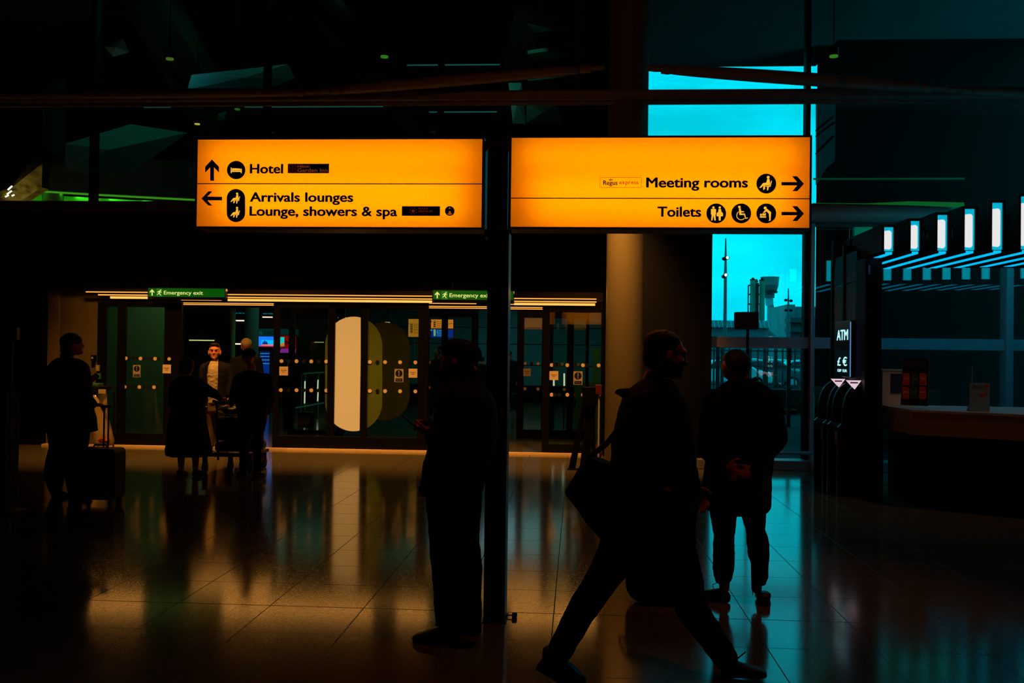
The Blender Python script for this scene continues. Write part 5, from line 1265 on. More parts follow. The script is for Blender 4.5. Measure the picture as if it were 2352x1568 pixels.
limb(mb, [shN, elN, wrN], [.088, .075, .050], 16); limb(mb, [shF, elF, wrF], [.088, .075, .050], 16); limb(mb, [J(1440, 905, Y, -.05), J(1412, 899, Y, -.05)], [.03, .008])
melt(mb, 'coat', CL['black_wool'], t, .013, 3, .008, 6)
mb = MB()
limb(mb, [J(1460, 1180, Y, -.08), J(1425, 1265, Y, -.08), kR, J(1335, 1405, Y, -.09), aR], [.135, .115, .085, .075, .066], 18)
limb(mb, [J(1515, 1190, Y, .08), J(1560, 1290, Y, .08), kF, J(1628, 1455, Y, .08), aF], [.13, .105, .082, .072, .064], 18)
melt(mb, 'trousers', CL['black_cotton'], t, .013, 3, .006, 7)
h0 = J(1246, 1510, Y, -.10); tz = V((J(1345, 1562, Y, -.1).x, Y-.10, 0)); sh = MB(); shoe(sh, V((h0.x, Y-.10, .10)), tz, .052, .10); melt(sh, 'shoe', LEATHER, t, .008, 2)
mb = MB(); mb.path([V((h0.x-.02, Y-.10, .095)), V((tz.x-.10, Y-.10, .02)), tz+V((.0, 0, .008))], [.03, .032, .03], 10); mb.build('shoe_sole', pmat('grey_rubber', (.03, .03, .03), .6), t, smooth=True)
hF = V((J(1655, 1545, Y, .08).x, Y+.08, 0)); melt(shoe(MB(), hF, V((J(1760, 1545, Y, .08).x, Y+.06, .015)), .05, .085), 'shoe', LEATHER, t, .008, 2)
mb = MB(); mb.path([J(1678, 1524, Y, .04), J(1694, 1512, Y, .03), J(1712, 1497, Y, .02)], .004, 6); mb.build('shoe_lace', BLACK, t)
bg = thing('shoulder_bag', J(1370, 1240, Y, -.1), 'black square shoulder bag swinging behind the striding man', 'bag')
A_ = [J(1350, 1046, Y), J(1440, 1075, Y), J(1448, 1215, Y), J(1382, 1240, Y), J(1297, 1128, Y)]; mb = MB()
for y_ in (-.09, .09): pass
mb.prism([(p.x, p.z) for p in A_], 'y', Y-.10, Y+.10); melt(mb, 'bag_body', CL['black_cotton'], bg, .012, 8, .006, 8)
mb = MB(); mb.path([J(1352, 1050, Y, -.12), J(1392, 1020, Y, -.2), J(1440, 960, Y, -.28), J(1470, 915, Y, -.24), J(1500, 890, Y, -.12)], .014, 8); mb.path([J(1418, 1062, Y, -.12), J(1440, 1000, Y, -.27), J(1475, 930, Y, -.27), J(1505, 892, Y, -.12)], .014, 8); mb.build('strap', BLACK, bg, smooth=True)
# black holdall on the floor between
Yh = 6.7; hb = thing('holdall', (gnd(1500, 1375).x, Yh, 0), 'round-cornered black holdall standing on the floor behind the striding man', 'bag')
mb = MB(); sil(mb, Yh, [(1245, 1455, 1592, .18), (1262, 1442, 1600, .26), (1320, 1438, 1602, .28), (1358, 1441, 1600, .28), (1377, 1460, 1590, .22)], power=3.4); melt(mb, 'bag_body', CL['black_cotton'], hb, .013, 3, .005, 6)
mb = MB(); mb.path([J(1444, 1268, Yh, -.1), J(1436, 1290, Yh, -.16), J(1426, 1314, Yh, -.17), J(1424, 1328, Yh, -.16), J(1432, 1326, Yh, -.15), J(1440, 1305, Yh, -.13)], .010, 8); mb.build('strap', BLACK, hb, smooth=True)

# ---- 3  man with his back to us, hands clasped behind
Y = 6.75; t = person('man in a knee-length dark coat seen from behind, hands clasped at his back', gnd(1700, 1365).x, Y)
hc = J(1686, 842, Y, .03); mb = MB(); P3, R3 = head(mb, hc, 1.02, math.radians(24), math.radians(-26), math.radians(-4))
nk = J(1700, 885, Y); body_core(mb, nk, J(1704, 965, Y), J(1702, 1100, Y), 1.0, .17)
shL, shR = J(1640, 925, Y), J(1768, 925, Y); elL, elR = J(1622, 1030, Y, -.03), J(1785, 1005, Y, -.03); wrL, wrR = J(1672, 1078, Y, -.19), J(1722, 1084, Y, -.19)
limb(mb, [shL, elL, wrL], [.05, .042, .027]); limb(mb, [shR, elR, wrR], [.05, .042, .027])
hand(mb, J(1668, 1074, Y, -.21), V((1, -.05, -.12)), V((0, -1, 0)), 1.05, .35, 1); hand(mb, J(1725, 1090, Y, -.235), V((-1, -.05, -.05)), V((0, -1, 0)), 1.0, .55, -1)
for ax in (1664, 1738): limb(mb, [J(ax+ (4 if ax < 1700 else -8), 1130, Y), J(ax, 1235, Y), V((J(ax, 1330, Y).x, Y, .1))], [.065, .045, .035])
melt(mb, 'body', SKIN, t, .0075, 2)
mb = MB(); mb.ball(P3(0, -.022, .052), .084, .102, .078, 20, 12, R3); mb.ball(P3(0, -.052, .030), .080, .066, .052, 18, 10, R3); melt(mb, 'hair', HAIR, t, .008, 1, .004, 34)
mb = MB(); n_ = 16; mb.path([P3(-.040+.022*math.cos(2*PI*q/n_), .098, .005+.017*math.sin(2*PI*q/n_)) for q in range(n_+1)], .0018, 6); mb.path([P3(-.062, .098, .01), P3(-.084, .0, .008)], .0016, 6); mb.build('glasses', MATS['glasses_metal'], t)
mb = MB(); sil(mb, Y, [(868, 1680, 1730, .16), (880, 1664, 1752, .24), (900, 1640, 1776, .28), (935, 1622, 1790, .31), (980, 1616, 1790, .33), (1040, 1622, 1778, .33), (1100, 1616, 1770, .34), (1145, 1606, 1770, .36), (1166, 1612, 1766, .36), (1178, 1640, 1752, .33)])
limb(mb, [shL, elL, J(1662, 1076, Y, -.17)], [.085, .072, .046], 16); limb(mb, [shR, elR, J(1732, 1084, Y, -.19)], [.085, .074, .046], 16)
melt(mb, 'coat', CL['black_wool'], t, .013, 3, .006, 6)
mb = MB(); sil(mb, Y, [(868, 1686, 1738, .12, .0), (876, 1680, 1744, .17, .0), (884, 1676, 1748, .2, .0)]); melt(mb, 'collar', CL['black_wool'], t, .010, 2)
mb = MB(); sil(mb, Y, [(1150, 1628, 1702, .2), (1195, 1634, 1690, .19), (1220, 1638, 1688, .18), (1232, 1640, 1686, .17), (1280, 1637, 1687, .17), (1318, 1639, 1683, .16), (1338, 1645, 1676, .14)])
sil(mb, Y, [(1150, 1700, 1762, .2), (1195, 1706, 1757, .19), (1215, 1714, 1758, .18), (1240, 1716, 1764, .18), (1270, 1718, 1766, .17), (1300, 1726, 1763, .16), (1328, 1728, 1762, .15), (1342, 1731, 1758, .14)])
melt(mb, 'trousers', CL['black_cotton'], t, .011, 2, .006, 9)
melt(shoe(MB(), V((J(1672, 1360, Y, 0).x, Y-.02, 0)), V((J(1603, 1360, Y, .10).x, Y+.16, 0)), .048, .085), 'shoe', LEATHER, t, .008, 2)
melt(shoe(MB(), V((J(1749, 1360, Y).x, Y-.08, 0)), V((J(1752, 1350, Y, .2).x, Y+.20, 0)), .052, .085), 'shoe', LEATHER, t, .008, 2)
for px in (1645, 1740):
    mb = MB(); mb.path([J(px-6, 1352, Y, -.08), J(px-8, 1342, Y, -.09), J(px+2, 1338, Y, -.05), J(px+8, 1334, Y, -.05)] if px < 1700 else [J(1730, 1338, Y, -.08), J(1728, 1352, Y, -.10), J(1729, 1366, Y, -.12)], .0025, 6); mb.build('shoe_lace', BLACK, t)

# ---- 4  woman with a suitcase at the left
Y = 10.6; t = person('woman with shoulder-length hair and a dark coat at the left, wheeling a suitcase', gnd(155, 1150).x, Y)
hc = J(168, 793, Y); mb = MB(); P4, R4 = head(mb, hc, 1.02, math.radians(-66), math.radians(-6))
nk = J(158, 832, Y); body_core(mb, nk, J(158, 885, Y), J(155, 985, Y), 1.05, .15)
shN, shF = J(138, 852, Y, -.15), J(182, 848, Y, .17); elN, elF = J(190, 905, Y, -.20), J(192, 898, Y, .2); wrN, wrF = J(216, 930, Y, -.16), J(207, 874, Y, .18)
limb(mb, [shN, elN, wrN], [.052, .044, .03]); limb(mb, [shF, elF, wrF], [.052, .044, .03]); hand(mb, wrN, V((1, 0, .0)), V((0, -.3, 1)), 1.0, .9, 1); hand(mb, wrF, V((.8, 0, .6)), V((0, 1, 0)), 1.0, .6, -1)
for px, dy in ((135, .1), (178, -.1)): limb(mb, [J(155, 1000, Y, dy), J((155+px)/2, 1070, Y, dy), V((J(px, 1140, Y, dy).x, Y+dy, .09))], [.08, .05, .04])
melt(mb, 'body', SKIN, t, .010, 2)
mb = MB(); mb.ball(P4(0, -.02, .05), .098, .115, .088, 18, 10, R4); mb.ball(P4(0, -.06, -.03), .100, .075, .12, 18, 10, R4); mb.ball(P4(0, -.075, -.12), .105, .065, .07, 16, 8, R4); melt(mb, 'hair', GHAIR, t, .012, 1, .010, 22)
mb = MB(); sil(mb, Y, [(822, 135, 178, .2), (832, 116, 196, .34), (850, 108, 203, .46), (880, 100, 207, .52), (905, 95, 210, .54), (940, 96, 213, .56), (970, 95, 219, .58), (990, 93, 222, .58)])
limb(mb, [shN, elN, J(211, 928, Y, -.16)], [.10, .085, .055], 14); limb(mb, [shF, elF, J(202, 877, Y, .18)], [.10, .08, .055], 14); melt(mb, 'coat', CL['black_wool'], t, .018, 3, .010, 6)
mb = MB(); sil(mb, Y, [(975, 108, 208, .42), (1010, 112, 204, .38), (1040, 115, 196, .34), (1065, 112, 186, .30)]); sil(mb, Y+.1, [(1030, 112, 160, .24), (1070, 104, 150, .22), (1100, 104, 138, .2), (1126, 116, 142, .18), (1140, 122, 146, .17)]); sil(mb, Y-.1, [(1030, 150, 200, .26), (1070, 148, 186, .24), (1100, 152, 180, .2), (1138, 160, 184, .17)])
melt(mb, 'trousers', CL['black_cotton'], t, .016, 3, .006, 7)
melt(shoe(MB(), V((J(120, 1140, Y, .1).x, Y+.1, 0)), V((J(172, 1145, Y, .1).x, Y+.08, 0)), .05, .08), 'shoe', LEATHER, t, .010, 2); melt(shoe(MB(), V((J(160, 1140, Y, -.1).x, Y-.1, 0)), V((J(214, 1145, Y, -.1).x, Y-.12, 0)), .05, .08), 'shoe', LEATHER, t, .010, 2)
b = thing('rucksack', J(100, 985, Y, .35), 'dark bag hanging behind the woman with the suitcase', 'bag'); mb = MB(); sil(mb, Y+.3, [(900, 98, 118, .2), (930, 88, 125, .26), (965, 92, 125, .26), (985, 100, 122, .2)]); melt(mb, 'bag_body', CL['black_cotton'], b, .016, 3); MB().path([J(108, 902, Y, .3), J(118, 870, Y, .3), J(125, 850, Y, .25)], .012, 8).build('strap', BLACK, b)
# suitcase
def suitcase(x0, x1, y0, yb, Y, d, label, hx=None, hy=None, mat=None):
    A, B = at(x0, y0, Y), at(x1, yb, Y); cx = (A.x+B.x)/2; s = thing('suitcase', (cx, Y, 0), label, 'suitcase'); zt = A.z; w = (B.x-A.x)/2; r = min(.05, w*.3)
    P = []
    for sx, sz, a0 in ((1, 1, 0), (-1, 1, 90), (-1, -1, 180), (1, -1, 270)):
        for k in range(6): a = math.radians(a0+k*18); P.append((cx+sx*(w-r)+r*math.cos(a), (zt-r if sz > 0 else .06+r)+r*math.sin(a)))
    o = MB().prism(P, 'y', Y-d/2, Y+d/2).build('shell', mat or pmat('black_case_shell', (.006, .006, .006), .45, spec=.3), s); bv = o.modifiers.new('b', 'BEVEL'); bv.width = .02; bv.segments = 3
    MB().box(cx-w*.7, cx+w*.7, Y-d/2-.012, Y-d/2, .14, zt*.5).build('front_pocket', BLACK, s)
    for sx in (-1, 1):
        for sy in (-1, 1):
            mb = MB(); X = cx+sx*w*.75; yy = Y+sy*d*.35; mb.tube((X-.012, yy, .028), (X+.012, yy, .028), .028, n=14); mb.build('wheel', BLACK, s); 
    if hx:
        H = at(hx[0], hy, Y); H2 = at(hx[1], hy, Y)
        for q in (H, H2): MB().path([(q.x, Y+d*.3, zt-.02), (q.x, Y+d*.3, q.z)], .010, 8).build('handle_tube', BLACKM, s)
        MB().path([(H.x-.02, Y+d*.3, H.z), (H2.x+.02, Y+d*.3, H.z)], .015, 8).build('grip', BLACK, s)
    MB().path([(cx-.08, Y, zt), (cx-.06, Y, zt+.03), (cx+.06, Y, zt+.03), (cx+.08, Y, zt)], .009, 8).build('top_handle', BLACK, s)
    return s
suitcase(184, 275, 1027, 1150, Y-.35, .28, 'upright black wheeled suitcase with its handle pulled out, beside the woman at the left', (231, 241), 934)

# ---- 5  couple pushing a luggage trolley toward the doors
Y = 12.7; t = person('short woman with curly hair in a long flared coat, pushing the luggage trolley', gnd(430, 1090).x, Y)
mb = MB(); hc = J(430, 843, Y); P5, R5 = head(mb, hc, .95, math.radians(-8), 0)
nk = J(430, 872, Y); body_core(mb, nk, J(432, 910, Y), J(432, 975, Y), .9, .15)
shL, shR = J(405, 885, Y), J(458, 885, Y); elR, wrR = J(488, 902, Y, .12), J(508, 914, Y, .35); elL, wrL = J(396, 925, Y, .02), J(404, 955, Y, .1)
limb(mb, [shR, elR, wrR], [.045, .038, .026]); limb(mb, [shL, elL, wrL], [.045, .038, .026]); hand(mb, wrR, V((.5, 1, -.1)), V((0, 0, 1)), .9, .8, 1); hand(mb, wrL, V((.1, .2, -1)), V((-1, 0, 0)), .9, .5, 1)
for px, dy in ((416, 0), (449, .05)): limb(mb, [J(432, 985, Y, dy), J(px, 1035, Y, dy), V((J(px, 1080, Y, dy).x, Y+dy, .08))], [.08, .055, .036])
melt(mb, 'body', SKIN, t, .010, 2)
mb = MB(); mb.ball(P5(0, -.015, .03), .092, .105, .095, 18, 12, R5); mb.ball(P5(0, -.04, -.03), .085, .075, .07, 16, 10, R5); melt(mb, 'hair', HAIR, t, .011, 1, .016, 26)
mb = MB(); sil(mb, Y, [(862, 418, 444, .16), (872, 402, 462, .26), (895, 394, 474, .34), (930, 392, 472, .36), (960, 388, 474, .40), (1000, 384, 480, .48), (1035, 380, 486, .55), (1046, 381, 484, .55)])
limb(mb, [shR, elR, J(504, 912, Y, .3)], [.082, .066, .045], 14); limb(mb, [shL, elL, J(403, 948, Y, .1)], [.08, .062, .045], 14); melt(mb, 'coat', CL['black_wool'], t, .016, 2, .010, 7)
for px in (413, 448):
    dx = 0 if px < 430 else 10; melt(shoe(MB(), V((J(px, 1088, Y).x, Y-.06-dx*.0, 0)), V((J(px+3+dx, 1085, Y).x, Y+.17, 0)), .045, .08), 'shoe', LEATHER, t, .010, 2)
t = person('man in a dark cap seen from behind, pushing the luggage trolley beside the woman', gnd(580, 1092).x, Y)
mb = MB(); hc = J(571, 820, Y); P6, R6 = head(mb, hc, 1.0, math.radians(30), math.radians(-8)); nk = J(578, 855, Y); body_core(mb, nk, J(580, 895, Y), J(580, 960, Y), 1.0, .17)
shL, shR = J(548, 872, Y), J(612, 872, Y); elL, wrL = J(538, 910, Y, .10), J(530, 925, Y, .35); elR, wrR = J(620, 915, Y, .08), J(612, 950, Y, .2)
limb(mb, [shL, elL, wrL], [.05, .042, .028]); limb(mb, [shR, elR, wrR], [.05, .042, .028]); hand(mb, wrL, V((-.2, 1, 0)), V((0, 0, 1)), 1, .9, 1); hand(mb, wrR, V((0, .2, -1)), V((1, 0, 0)), 1, .6, 1)
for px in (562, 595): limb(mb, [J(px+3, 970, Y), J(px, 1030, Y), V((J(px, 1080, Y).x, Y, .09))], [.065, .045, .035])
melt(mb, 'body', SKIN, t, .010, 2)
mb = MB(); mb.ball(P6(0, -.01, .045), .09, .108, .075, 18, 10, R6); mb.ball(P6(0, .10, .035), .06, .05, .012, 14, 8, R6); melt(mb, 'cap', CL['black_wool'], t, .010, 2)
mb = MB(); sil(mb, Y, [(850, 562, 594, .2), (860, 546, 606, .3), (880, 538, 619, .36), (910, 540, 620, .38), (940, 543, 616, .36), (950, 544, 614, .35)]); limb(mb, [shL, elL, J(531, 923, Y, .3)], [.082, .07, .05]); limb(mb, [shR, elR, J(613, 944, Y, .2)], [.085, .07, .05]); melt(mb, 'jacket', CL['charcoal_cloth'], t, .016, 3, .008, 8)
mb = MB(); sil(mb, Y, [(938, 544, 613, .33), (946, 545, 612, .34)]); melt(mb, 'belt_hem', pmat('brown_hem', (.025, .018, .008), .7), t, .014, 2)
mb = MB(); sil(mb, Y, [(940, 544, 614, .33), (970, 546, 612, .3)]); sil(mb, Y, [(960, 546, 580, .24), (1000, 549, 575, .2), (1050, 551, 571, .18), (1078, 549, 573, .18)]); sil(mb, Y, [(960, 576, 612, .24), (1000, 580, 606, .2), (1050, 582, 602, .18), (1080, 582, 604, .18)]); melt(mb, 'trousers', CL['dark_denim'], t, .014, 2, .007, 9)
melt(shoe(MB(), V((J(566, 1085, Y).x, Y-.05, 0)), V((J(545, 1085, Y, .1).x, Y+.15, 0)), .05, .09), 'shoe', LEATHER, t, .010, 2); melt(shoe(MB(), V((J(590, 1090, Y).x, Y-.1, 0)), V((J(603, 1085, Y, .1).x, Y+.14, 0)), .05, .09), 'shoe', LEATHER, t, .010, 2)
# trolley with its load
Yt_ = 13.35; g = gnd(515, 1070)
t = thing('luggage_trolley', (at(545, 1060, Yt_).x, Yt_, 0), 'metal airport luggage trolley between the couple and the doorway', 'trolley')
TM = pmat('dull_trolley_metal', (.03, .025, .018), .45, .2)
zc_ = .22; xL, xR = at(500, 1040, Yt_).x, at(594, 1040, Yt_).x
MB().path([at(498, 928, Yt_-.35), at(499, 1000, Yt_-.35), at(501, 1056, Yt_-.3)], .016, 8).build('upright', TM, t); MB().path([at(600, 930, Yt_-.35), at(602, 1056, Yt_-.3)], .016, 8).build('upright', TM, t)
MB().path([at(490, 921, Yt_-.38), at(500, 924, Yt_-.42), at(606, 926, Yt_-.42)], .02, 10).build('push_handle', BLACK, t)
mb = MB(); mb.box(xL-.02, xR+.02, Yt_-.35, Yt_-.31, zc_, zc_+.05); mb.box(xL, xL+.04, Yt_-.35, Yt_+.45, zc_, zc_+.04); mb.box(xR-.04, xR, Yt_-.35, Yt_+.45, zc_, zc_+.04); mb.box(xL, xR, Yt_+.4, Yt_+.45, zc_, zc_+.04); mb.build('base_frame', TM, t)
for X, yy in ((xL-.05, Yt_-.33), (xL+.20, Yt_-.05), (xR, Yt_-.33), (xR-.05, Yt_+.4)):
    mb = MB(); mb.tube((X-.02, yy, .075), (X+.02, yy, .075), .075, n=16); w_ = mb.build('castor_wheel', BLACK, t); MB().box(X-.03, X+.03, yy-.02, yy+.02, .07, zc_).build('fork', TM, w_)
zt0_ = zc_+.055
for k, (x0, x1, y0, y1, col, lab) in enumerate(((506, 598, 1012, 0, 'black_case_shell', 'black suitcase lying lowest on the luggage trolley'), (508, 592, 953, 1010, 'dark_brown_case', 'dark brown soft case stacked on the trolley load'), (500, 560, 930, 951, 'shiny_dark_bag', 'crinkled shiny dark bag topping the trolley load'))):
    A, B = at(x0, y0, Yt_), at(x1, y1 if y1 else 1040, Yt_); z0 = zt0_ if not y1 else B.z
    s = thing('luggage_case' if k < 2 else 'travel_bag', ((A.x+B.x)/2, Yt_, z0), lab, 'luggage'); 
    if k < 2: MB().bbox(A.x, B.x, Yt_-.24, Yt_+.3, z0, A.z, .04).build('shell', pmat(col, (.010, .007, .005), .6) if col != 'black_case_shell' else MATS[col], s, smooth=False); MB().path([((A.x+B.x)/2-.08, Yt_-.26, (z0+A.z)/2), ((A.x+B.x)/2+.08, Yt_-.26, (z0+A.z)/2)], .012, 8).build('grip', BLACK, s)
    else:
        mb = MB(); c = V(((A.x+B.x)/2, Yt_, (A.z+z0)/2)); mb.ball(c, (B.x-A.x)/2, .2, (A.z-z0)/2, 18, 12); melt(mb, 'bag_body', pmat('shiny_dark_bag', (.03, .025, .012), .18, .2, .8), s, .012, 1, .02, 9)
# ---- man in an open jacket and shirt facing us in the doorway
Y = 15.3; t = person('bearded man facing the viewer in the left doorway, pale shirt under an open dark jacket', J(490, 1030, Y).x, Y)
mb = MB(); hc = J(493, 808, Y); P7, R7 = head(mb, hc, 1.14, math.radians(195), math.radians(-3)); nk = J(494, 836, Y); body_core(mb, nk, J(495, 865, Y), J(495, 925, Y), 1.0, .17)
shL, shR = J(472, 845, Y), J(520, 845, Y); elL, wrL = J(464, 880, Y, -.04), J(468, 915, Y, -.1); elR, wrR = J(530, 880, Y, -.04), J(528, 912, Y, -.12)
limb(mb, [shL, elL, wrL], [.05, .042, .028]); limb(mb, [shR, elR, wrR], [.05, .042, .028]); hand(mb, wrL, V((.1, -.3, -1)), V((-1, 0, 0)), 1, .5, 1); hand(mb, wrR, V((-.1, -.3, -1)), V((1, 0, 0)), 1, .5, -1)
for px in (484, 507): limb(mb, [J(px, 930, Y), J(px, 985, Y), V((J(px, 1030, Y).x, Y, .09))], [.065, .045, .035])
melt(mb, 'body', SKIN2, t, .008, 1)
mb = MB(); mb.ball(P7(0, -.018, .060), .088, .106, .078, 18, 12, R7); mb.ball(P7(0, .035, .098), .066, .062, .030, 16, 10, R7); mb.ball(P7(0, -.06, .0), .08, .06, .06, 16, 8, R7); melt(mb, 'hair', HAIR, t, .010, 1, .004, 30)
mb = MB(); mb.ball(P7(0, .034, -.080), .056, .058, .036, 16, 8, R7); mb.ball(P7(.055, .024, -.045), .020, .040, .040, 12, 8, R7); mb.ball(P7(-.055, .024, -.045), .020, .040, .040, 12, 8, R7); mb.ball(P7(0, .089, -.041), .024, .008, .004, 12, 6, R7); melt(mb, 'beard', HAIR, t, .008, 1, .003, 40)
mb = MB()
for k in (-1, 1): mb.ball(P7(k*.032, .090, .008), .007, .004, .0035, 10, 6, R7)
mb.build('eyes', EYE, t, smooth=True)
mb = MB()
for k in (-1, 1): mb.path([P7(k*.014, .104, .024), P7(k*.034, .101, .029), P7(k*.052, .090, .023)], .005, 6)
mb.build('eyebrows', HAIR, t, smooth=True)
mb = MB(); sil(mb, Y, [(829, 485, 503, .14, -.01), (836, 481, 508, .22, -.01), (850, 478, 514, .30, -.02), (880, 478, 514, .31, -.02), (905, 480, 512, .31, -.02), (925, 480, 512, .30, -.01)]); melt(mb, 'shirt', CL['pale_check_shirt'], t, .010, 2, .008, 14)
mb = MB(); sil(mb, Y, [(829, 480, 486, .14, .03), (838, 468, 484, .26, .01), (850, 460, 482, .33, 0), (885, 463, 481, .34, 0), (915, 465, 482, .35, 0), (950, 466, 484, .34, 0)]); sil(mb, Y, [(829, 502, 508, .14, .03), (838, 503, 522, .26, .01), (850, 502, 531, .33, 0), (885, 500, 530, .34, 0), (915, 502, 530, .35, 0), (950, 504, 528, .34, 0)]); sil(mb, Y+.12, [(828, 482, 507, .08), (838, 474, 516, .12), (860, 466, 526, .14), (920, 468, 526, .16), (950, 468, 526, .14)])
limb(mb, [shL, elL, J(468, 908, Y, -.09)], [.085, .072, .05]); limb(mb, [shR, elR, J(528, 906, Y, -.11)], [.085, .072, .05]); melt(mb, 'jacket', CL['black_wool'], t, .012, 2, .005, 8)
mb = MB(); sil(mb, Y, [(920, 478, 514, .28), (945, 474, 516, .28)]); sil(mb, Y, [(940, 474, 495, .22), (985, 476, 492, .18), (1026, 477, 491, .17)]); sil(mb, Y, [(940, 496, 517, .22), (985, 499, 515, .18), (1026, 500, 514, .17)]); melt(mb, 'trousers', pmat('tan_trousers', (.10, .06, .025), .8), t, .014, 2, .006, 8)
for px in (483, 508): melt(shoe(MB(), V((J(px, 1030, Y).x, Y+.05, 0)), V((J(px-1, 1030, Y).x, Y-.2, 0)), .048, .08), 'shoe', LEATHER, t, .010, 2)
# ---- simple far figures, each built as one continuous body with clothes and hair
def far_person(px, ytop, Y, yaw, label, H=None, coat='black_wool', hat=None, stride=.12, long=False, case=False):
    X = at(px, 850, Y).x; zt = at(px, ytop, Y).z; k = zt/1.76; B = V((X, Y, 0)); t = thing('person', B, label, 'person', 'people beyond the doors')
    f = V((-math.sin(yaw), math.cos(yaw), 0)); r = V((f.y, -f.x, 0)); mb = MB(); P, R = head(mb, B+V((0, 0, 1.64*k)), k, yaw, 0)
    body_core(mb, B+V((0, 0, 1.48*k)), B+V((0, 0, 1.25*k)), B+V((0, 0, .95*k)), k, .16)
    aa = []
    for s_ in (-1, 1):
        sh, el, wr = B+r*s_*.19*k+V((0, 0, 1.40*k)), B+r*s_*.24*k+f*.02+V((0, 0, 1.12*k)), B+r*s_*.22*k+f*.12*s_+V((0, 0, .86*k)); aa.append((sh, el, wr)); limb(mb, [sh, el, wr], [.05*k, .04*k, .028*k], 10); hand(mb, wr, V((0, 0, -1))+f*.2, r*s_, k, .6, s_)
        hp, kn, an = B+r*s_*.09*k+V((0, 0, .92*k)), B+r*s_*.09*k+f*stride*s_*.5+V((0, 0, .5*k)), B+r*s_*.09*k+f*stride*s_+V((0, 0, .09*k)); limb(mb, [hp, kn, an], [.085*k, .06*k, .042*k], 10)
    melt(mb, 'body', SKIN2 if hat else SKIN, t, .013, 1)
    if hat: mb = MB(); mb.ball(P(0, -.01, .055), .094*k, .112*k, .085*k, 18, 12, R); melt(mb, 'woolly_hat', CL[hat], t, .009, 1, .004, 60)
    else: mb = MB(); mb.ball(P(0, -.03, .045), .088*k, .10*k, .085*k, 14, 10, R); melt(mb, 'hair', HAIR, t, .012, 1)
    mb = MB(); bt = .45 if long else .82
    mb.rings([(B+V((0, 0, z*k)), r*w*k, f*d*k) for z, w, d in ((1.50, .08, .07), (1.44, .19, .11), (1.30, .23, .15), (1.05, .21, .15), (.85, .22, .16), (bt, .24 if not long else .30, .18 if not long else .26))], 20)
    for sh, el, wr in aa: limb(mb, [sh, el, wr+V((0, 0, .04))], [.075*k, .062*k, .045*k], 10)
    melt(mb, 'coat', CL[coat], t, .018, 2, .006, 8)
    mb = MB()
    for s_ in (-1, 1): limb(mb, [B+r*s_*.10*k+V((0, 0, .90*k)), B+r*s_*.09*k+f*stride*s_*.5+V((0, 0, .5*k)), B+r*s_*.09*k+f*stride*s_+V((0, 0, .10*k))], [.11*k, .085*k, .07*k], 10)
    melt(mb, 'trousers', CL['black_cotton'], t, .016, 2)
    for s_ in (-1, 1): c = B+r*s_*.09*k+f*stride*s_; melt(shoe(MB(), c-f*.06, c+f*.2, .046, .08), 'shoe', LEATHER, t, .012, 1)
    return t
far_person(565, 779, 16.9, math.radians(20), 'person in a pale woolly hat walking away through the left doorway', coat='dark_olive_cloth', hat='cream_wool_hat')
far_person(1170, 805, 28.8, math.radians(-30), 'tall dark figure walking away down the corridor right of the sign post', stride=.22)
suitcase(1174, 1184, 903, 940, 28.4, .22, 'tiny distant suitcase beside the figure down the corridor')
far_person(1003, 801, 25.5, math.radians(150), 'dark figure in green reflections behind the glass left of the flat cap', coat='dark_olive_cloth')
far_person(1107, 818, 29.5, math.radians(0), 'small dark figure far down the corridor, just left of the sign post')
far_person(665, 815, 20.5, math.radians(30), 'dark silhouette standing behind the glass left of the lit peach panel', long=False)
suitcase(688, 718, 945, 1006, 20.3, .3, 'dark upright suitcase behind the glass left of the lit peach panel')

# ================================================================== SMALL THINGS IN THE HALL
# black easel-like stand near the column
YZ = 14.2
t = thing('folding_easel', (gnd(1335, 1078).x, YZ, 0), 'black folding easel with a block head and two splayed legs near the round column', 'easel')
q = lambda x, y, Y=YZ: at(x, y, Y)
A = q(1318, 888, 14.15)
X0, X1, Z0, Z1 = rect(1337, 888, 1368, 932, YZ); MB().bbox(X0, X1, YZ-.05, YZ+.08, Z0, Z1, .01).build('head', BLACK, t)
X0, X1, Z0, Z1 = rect(1360, 903, 1374, 928, YZ); MB().bbox(X0, X1, YZ-.03, YZ+.04, Z0, Z1, .01).build('bracket', BLACK, t)
def beam(P0, P1, w0, w1, d, name, mat, par):
    P0, P1 = Vector(P0), Vector(P1); mb = MB(); vs = [(P0.x-w0, P0.y-d, P0.z), (P0.x+w0, P0.y-d, P0.z), (P0.x+w0, P0.y+d, P0.z), (P0.x-w0, P0.y+d, P0.z), (P1.x-w1, P1.y-d, P1.z), (P1.x+w1, P1.y-d, P1.z), (P1.x+w1, P1.y+d, P1.z), (P1.x-w1, P1.y+d, P1.z)]
    return mb.add(vs, [(3,2,1,0),(4,5,6,7),(0,1,5,4),(1,2,6,5),(2,3,7,6),(3,0,4,7)]).build(name, mat, par)
g0, g1 = gnd(1313, 1077), gnd(1341, 1077)
beam((g0.x, YZ, 0), q(1344, 925), .05, .03, .02, 'leg', BLACK, t); beam((g1.x, YZ, 0), q(1360, 925), .065, .06, .02, 'leg', BLACK, t)
beam((g1.x+.15, YZ+.55, 0), q(1360, 915, YZ+.05), .03, .03, .02, 'leg', BLACK, t)
a = q(1328, 1030); b = q(1350, 1030); MB().box(a.x, b.x, YZ-.02, YZ+.02, a.z-.02, a.z+.02).build('crossbar', BLACK, t)
X0, X1 = gnd(1303, 1077).x, gnd(1335, 1077).x; MB().bbox(X0, X1, YZ-.05, YZ+.1, 0, .015, .004).build('foot', BLACK, t)
